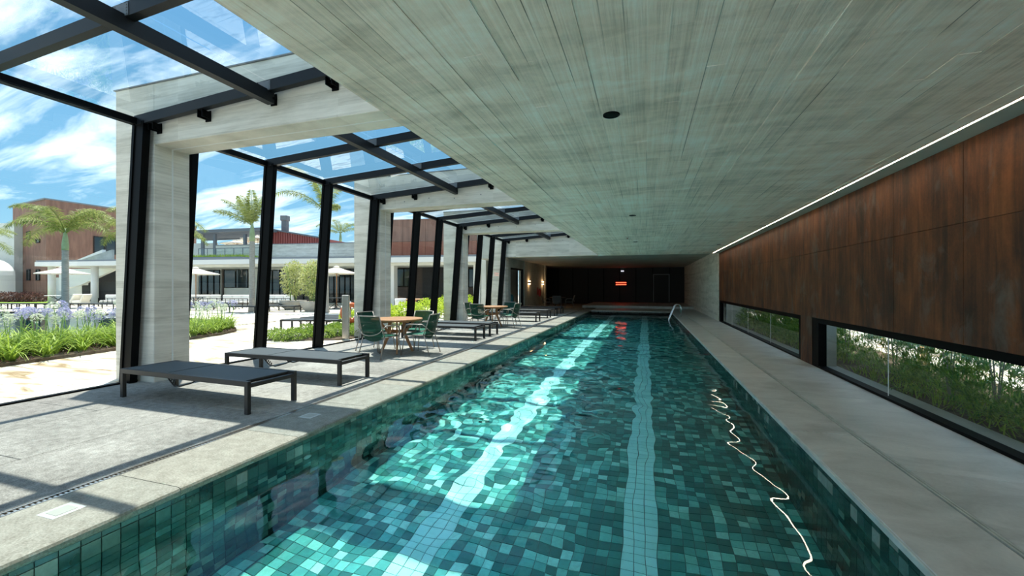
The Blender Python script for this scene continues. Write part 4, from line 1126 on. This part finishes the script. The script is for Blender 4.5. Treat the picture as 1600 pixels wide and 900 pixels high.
# parapet behind the canopy
ly = 5.0
wallseg(337, 610, 3.6, 5.22, 'portal_concrete', 5.0, .3, 'parapet')
wallseg(337, 610, 5.22, 5.28, 'lead_grey', 4.95, .4, 'parapet_cap')
# planted roof edge, glass railing
a, b_ = blx(270, 2.2)[0], blx(388, 2.2)[0]
MB().box(a, b_, 1.4, 4.6, 3.70, 3.90).build('planter_edge', 'lead_grey', bl)
mb = MB(); r = random.Random(2)
for _ in range(2600):
    x, y = r.uniform(a, b_), r.uniform(1.5, 4.4); h = r.uniform(.1, .32); an = r.uniform(0, 6.28); d = Vector((math.cos(an)*.05, math.sin(an)*.05, h)); s_ = Vector((.025, 0, 0)); q = Vector((x, y, 3.9))
    mb.quad(q-s_, q+s_, q+d)
tag(mb.build('roof_grass', 'leaf_ground', bl), kind='stuff')
mb = MB(); 
for i in range(9): x = a+i*(b_-a)/8; mb.box(x-.02, x+.02, 4.62, 4.66, 3.8, 4.95)
mb.box(a, b_, 4.62, 4.66, 4.9, 4.95); mb.build('railing_post', 'grey_metal', bl)
MB().box(a, b_, 4.635, 4.645, 3.9, 4.9).build('railing_glass', 'pane_glass', bl)
# pergola on the roof terrace
lp = empty('pergola', (OX, OY, 0), BA, 'dark slatted pergola on the roof terrace', 'pergola')
ly = 5.4
for u in (317, 336, 383): x = blx(u, ly)[0]; MB().box(x-.12, x+.12, ly-.1, ly+.1, 3.7, bz(u, 366, ly)).build('post', 'grey_metal', lp)
x0, x1 = blx(296, ly)[0]-3, blx(415, ly)[0]
zt = lambda x: bz(300, 361.5, ly)+(bz(412, 356.5, ly)-bz(300, 361.5, ly))*(x-x0-3)/(x1-x0-3)
MB().bar((x0, ly-.3, zt(x0)-.12), (x1, ly-.3, zt(x1)-.12), .15, .28).build('beam', 'grey_metal', lp)
MB().bar((x0, ly+4.2, zt(x0)-.2), (x1, ly+4.2, zt(x1)-.2), .15, .28).build('beam', 'grey_metal', lp)
for i in range(15): yy = ly+.05+i*.28; MB().bar((x0, yy, zt(x0)-.12), (x1, yy, zt(x1)-.12), .06, .16).build('slat', 'grey_metal', lp)
ur = make_parasol(1.5, 2.1, .35)
x, y = fwd(370, 42.5); ur.location = (x, y, 3.7); tag(ur, 'cream parasol on the roof terrace, left of the palm crown', 'parasol', 'cream parasols on the roof terrace')
copy_tree(ur, (*fwd(403, 40.5), 3.95), .3, 'cream parasol on the roof terrace, behind the palm crown')
copy_tree(ur, (*fwd(388, 46.5), 4.4), .3, 'cream parasol on the roof terrace, farthest back')
MB().box(blx(300, 9)[0]-4, blx(337, 9)[0], 9, 9.3, 3.7, 5.95).build('terrace_wall', 'plaster', bl)
# ribbed red roof wedge with chimney
rb = empty('ribbed_roof', (OX, OY, 0), BA, 'sloping red ribbed metal roof behind the concrete parapet', 'roof')
ly = 7.0; ua, ub = 410, 512
x0, x1 = blx(ua, ly)[0], blx(ub, ly)[0]; za, zb = bz(ua, 356, ly), bz(ub, 373.5, ly)
mb = MB(); mb.v = [(x0, ly, 4.8), (x1, ly, 4.8), (x1, ly, zb), (x0, ly, za), (x0, ly+3, 4.8), (x1, ly+3, 4.8), (x1, ly+3, zb), (x0, ly+3, za)]
mb.f = [(0, 1, 2, 3), (1, 5, 6, 2), (3, 2, 6, 7), (0, 3, 7, 4)]; mb.sm = [False]*4; mb.build('roof_body', 'red_metal', rb)
MB().bar((x0, ly-.1, za), (x1, ly-.1, zb), .12, .14).build('roof_edge', 'grey_metal', rb)
for i in range(27):
    x = x0+(i+.5)*(x1-x0)/27; z = za+(zb-za)*(i+.5)/27; MB().box(x-.045, x+.045, ly-.07, ly, 4.9, z-.05).build('rib', 'red_metal', rb)
o = empty('chimney', (0, 0, 0), 0, 'dark square chimney flue above the red ribbed roof', 'chimney'); x, y = fwd(445.5, 40.5); o.location = (x, y, 0); o.rotation_euler.z = PSI
MB().box(-.24, .24, -.24, .24, 5.5, 7.8).build('flue', 'grey_metal', o); MB().box(-.32, .32, -.32, .32, 7.8, 8.3).build('cowl', 'grey_metal', o, bevel=.03)
# corten building to the right
ly = 3.0
cb = empty('rusty_building', (OX, OY, 0), BA, 'rust-coloured metal clad upper storey above the white canopy', 'building')
x0, x1 = blx(560, ly)[0], blx(775, ly)[0]; z1_ = bz(640, 342.5, ly)
n_ = 12
for i in range(n_):
    xa, xb = x0+(x1-x0)*i/n_, x0+(x1-x0)*(i+1)/n_
    MB().box(xa+.01, xb-.01, ly, ly+.1, 3.72, 5.0).build('cladding_panel', 'corten_facade_red', cb)
    MB().box(xa+.01, xb-.01, ly, ly+.1, 5.02, z1_).build('cladding_panel', 'corten_facade', cb)
MB().box(x0, x1, ly+.1, ly+5, 3.7, z1_-.02).build('body', 'dark_brown_wall', cb)
# corten building at the far left
A_, B_, Q_ = fwd(20, 47), fwd(72, 43), fwd(181, 48.5)
C_ = (B_[0]+(Q_[0]-B_[0])*1.9, B_[1]+(Q_[1]-B_[1])*1.9)
zc0 = hz(311.5, 43)
cl_ = empty('rusty_building', (0, 0, 0), 0, 'tall rust-brown building behind the left palm', 'building')
mb = MB(); mb.prism([A_, B_, C_, (C_[0]-6, C_[1]+8), (A_[0]-4, A_[1]+8)], 0, zc0); mb.build('body', 'corten_facade', cl_)
mb = MB(); mb.prism([(A_[0]-.1, A_[1]-.1), (B_[0], B_[1]-.15), (C_[0]+.1, C_[1]-.1), (C_[0]-6, C_[1]+8), (A_[0]-4, A_[1]+8)], zc0, zc0+.14); mb.build('coping', 'lead_grey', cl_)
def onface(P, Q, u, off=.03):
    az = math.atan((u-800)/F)-PSI; dx, dy = math.sin(az), math.cos(az); ex, ey = Q[0]-P[0], Q[1]-P[1]; L = math.hypot(ex, ey); ex /= L; ey /= L; nx, ny = ey, -ex
    t_ = (P[0]*nx+P[1]*ny)/(dx*nx+dy*ny); X_, Y_ = t_*dx, t_*dy
    return Vector((X_, Y_, 0)), Vector((ex, ey, 0)), Vector((nx, ny, 0)), t_*dy*cs-t_*dx*sn
def facewin(P, Q, u0, u1, v0, v1, mun=0, pm='dark_glass'):
    a, e, n_, d = onface(P, Q, u0); b_, *_ = onface(P, Q, u1); z0, z1 = hz(v1, d), hz(v0, d); L = (b_-a).length
    m_ = Matrix(((e.x, n_.x, 0, a.x), (e.y, n_.y, 0, a.y), (0, 0, 1, 0), (0, 0, 0, 1)))
    mb = MB(); t_ = .08
    mb.box(0, L, -.05, .1, z0, z0+t_, m_); mb.box(0, L, -.05, .1, z1-t_, z1, m_); mb.box(0, t_, -.05, .1, z0, z1, m_); mb.box(L-t_, L, -.05, .1, z0, z1, m_)
    for i in range(mun): x = L*(i+1)/(mun+1); mb.box(x-.1, x+.1, -.05, .1, z0, z1, m_)
    w_ = mb.build('window', 'dark_wall', cl_); MB().box(t_, L-t_, -.02, .05, z0+t_, z1-t_, m_).build('pane', pm, w_)
for u0, u1, v0, v1 in ((26, 31, 363, 375), (42.5, 48, 362, 375), (57, 63, 374, 380), (26, 31, 421, 438.5), (43, 48, 421, 438.5), (57.5, 63, 421, 438.5)): facewin(A_, B_, u0, u1, v0, v1)
facewin(B_, C_, 146, 181, 369, 396, 1); facewin(B_, C_, 181, 215, 369, 396, 1)
# white wall and tent at the left edge
ww = empty('white_building', (0, 0, 0), 0, 'white rendered building at the left edge of the view', 'building')
Pa, Pb = fwd(-130, 44), fwd(22, 45); mb = MB(); mb.prism([Pa, Pb, (Pb[0]-1, Pb[1]+5), (Pa[0]-1, Pa[1]+5)], 0, hz(348, 44.5)); mb.build('wall', 'plaster', ww)
mb.prism([(Pa[0], Pa[1]-.05), (Pb[0]+.05, Pb[1]-.05), (Pb[0]-1, Pb[1]+5), (Pa[0]-1, Pa[1]+5)], hz(348, 44.5), hz(346.5, 44.5)); 
tt = empty('white_tent', (*fwd(-52, 41), 0), PSI, 'white curved tent wall at the left edge', 'tent')
mb = MB(); prf = [(2.4*math.cos(a), 2.6+1.7*math.sin(a)) for a in [PI*k/12 for k in range(13)]]; k = len(prf)
pts_ = [(2.4, 0)]+prf+[(-2.4, 0)]; k = len(pts_); mb.v = [(x, 0, z) for x, z in pts_]+[(x, 2, z) for x, z in pts_]
mb.f = [tuple(range(k))[::-1]]+[(i, i+1, i+1+k, i+k) for i in range(k-1)]; mb.sm = [False]*k; mb.build('shell', 'white_fabric', tt)
for i, (u, d, l) in enumerate([(-6, 39, 'dark reddish bush before the white wall at the left edge'), (14, 38.5, 'reddish bush nearest the corner of the white wall'), (28, 38.5, 'dark bush before the rusty building, left'), (42, 38.7, 'dark bush before the rusty building, middle'), (57, 38.6, 'dark bush before the rusty building, right')]):
    x, y = fwd(u, d); shrub('red_bush', x, y, (.95, .8, .5), 500, .2, .05, 'leaf_red', l, 'bush', 140+i, 0)
# ---- garden behind the low windows
kb = struct('trim_1', 'concrete planter kerb outside the low windows')
MB().box(XW+.22, 3.38, -3.4, YE, -.3, -.02).build('kerb', 'smooth_concrete', kb)
MB().box(XW+.22, 3.34, 9.15, 9.6, -.02, 2.5).build('pier', 'smooth_concrete', kb); MB().box(XW+.22, 3.9, YE-.4, YE, -.02, 2.5).build('pier', 'smooth_concrete', kb)
gd = struct('garden_ground', 'soil and paving behind the hedge'); MB().box(3.38, 5.2, -6, 26, -.4, -.06).build('soil', 'soil', gd); MB().box(5.2, 22, -10, 40, -.4, -.05).build('paving', 'terrace_stone', gd)
gw = empty('garden_wall', (0, 0, 0), 0, 'sunlit beige wall beyond the hedge', 'wall'); MB().box(11, 11.3, -8, 34, -.05, 3.2).build('wall', 'canvas', gw)
hp = []
for i in range(3):
    o = empty('hedge_shrub'); mb = MB(); r = random.Random(200+i)
    for k in range(260):
        z = 1.25*r.random()**1.25+.02; rad = (.46*(1-z/1.5)**.6+.05)*r.uniform(.5, 1); a = r.uniform(0, 6.28); base_ = Vector((math.cos(a)*rad*.3, math.sin(a)*rad*.3, z)); dr_ = Vector((math.cos(a), math.sin(a), r.uniform(.1, .8))).normalized(); L = rad
        tip = base_+dr_*L
        for j in range(24):
            q = base_.lerp(tip, .35+.65*j/24); d = (dr_*.9+Vector((r.uniform(-1, 1), r.uniform(-1, 1), r.uniform(-.6, .9)))).normalized(); l_ = r.uniform(.06, .12); s_ = d.cross(Vector((0, 0, 1))).normalized()*.007
            mb.quad(q, q+d*l_*.5+s_, q+d*l_, q+d*l_*.5-s_)
    mb.build('foliage', 'leaf_hedge', o)
    mb = MB()
    for k in range(4): a = k*1.6+i; mb.tube([(0, 0, 0), (math.cos(a)*.05, math.sin(a)*.05, .6), (math.cos(a)*.12, math.sin(a)*.12, 1.1)], .007, 5)
    mb.build('stem', 'palm_bark', o); hp.append(o)
r = random.Random(44)
near_l = ['feathery hedge shrub at the right edge of the near window', 'tall dark hedge shrub with sky behind it, near the right edge', 'hedge shrub in the middle of the near window', 'hedge shrub left of the middle of the near window', 'dense hedge shrub by the glass joint of the near window', 'hedge shrub next to the pale pier in the near window']
ysn = [2.6, 3.35, 4.35, 5.35, 6.2, 7.0, 7.8, 8.6]
yall = [1.0, 1.8]+ysn+[10.1+k*.68 for k in range(13)]
for i, y in enumerate(yall):
    s_ = r.uniform(.9, 1.12); x = 3.84+r.uniform(-.06, .12)
    if y > 9.5: l, g_ = 'hedge shrub seen through the far ribbon window', 'hedge shrubs behind the far window'
    else:
        l, g_ = 'feathery hedge shrub behind the near ribbon window, beyond the right edge of the view', 'hedge shrubs behind the near window'
        if y in ysn: l = 'feathery hedge shrub behind the near ribbon window, %s from the pale pier' % ['first', 'second', 'third', 'fourth', 'fifth', 'sixth', 'seventh', 'eighth'][len(ysn)-1-ysn.index(y)]
    if i < 3: o = hp[i]; o.location = (x, y, -.07); tag(o, l, 'shrub', g_)
    else: o = copy_tree(hp[i % 3], (x, y, -.07), r.uniform(0, 6.2), l, g_)
    o.scale = (s_*1.05, s_*1.05, s_)
mb = MB(); leaf_r = random.Random(8)
for _ in range(3000):
    x, y = leaf_r.uniform(3.42, 4.3), leaf_r.uniform(0, YE-.5)
    if 9.1 < y < 9.7: continue
    a = leaf_r.uniform(0, 6.28); e = leaf_r.uniform(.5, 1.4); L = leaf_r.uniform(.12, .30); q = Vector((x, y, -.06)); d = Vector((math.cos(a)*math.cos(e), math.sin(a)*math.cos(e), math.sin(e))); s_ = Vector((-math.sin(a), math.cos(a), 0))*.007
    m1 = q+d*L*.6; mb.quad(q-s_, q+s_, m1+s_, m1-s_); mb.quad(m1-s_, m1+s_, m1+Vector((d.x, d.y, d.z*.3))*L*.4)
tag(mb.build('ground_grass', 'leaf_ground'), 'grassy undergrowth at the foot of the hedge outside the windows', 'grass', kind='stuff')
fc = empty('garden_fence', (6.2, 0, 0), 0, 'grey post and rail fence beyond the hedge', 'fence')
for k in range(9): MB().box(-.04, .04, -.5+k*1.9-.04, -.5+k*1.9+.04, -.05, 1.5).build('post', 'lead_grey', fc)
for z in (.42, 1.1): MB().box(-.02, .02, -1, 17, z, z+.05).build('rail', 'lead_grey', fc)
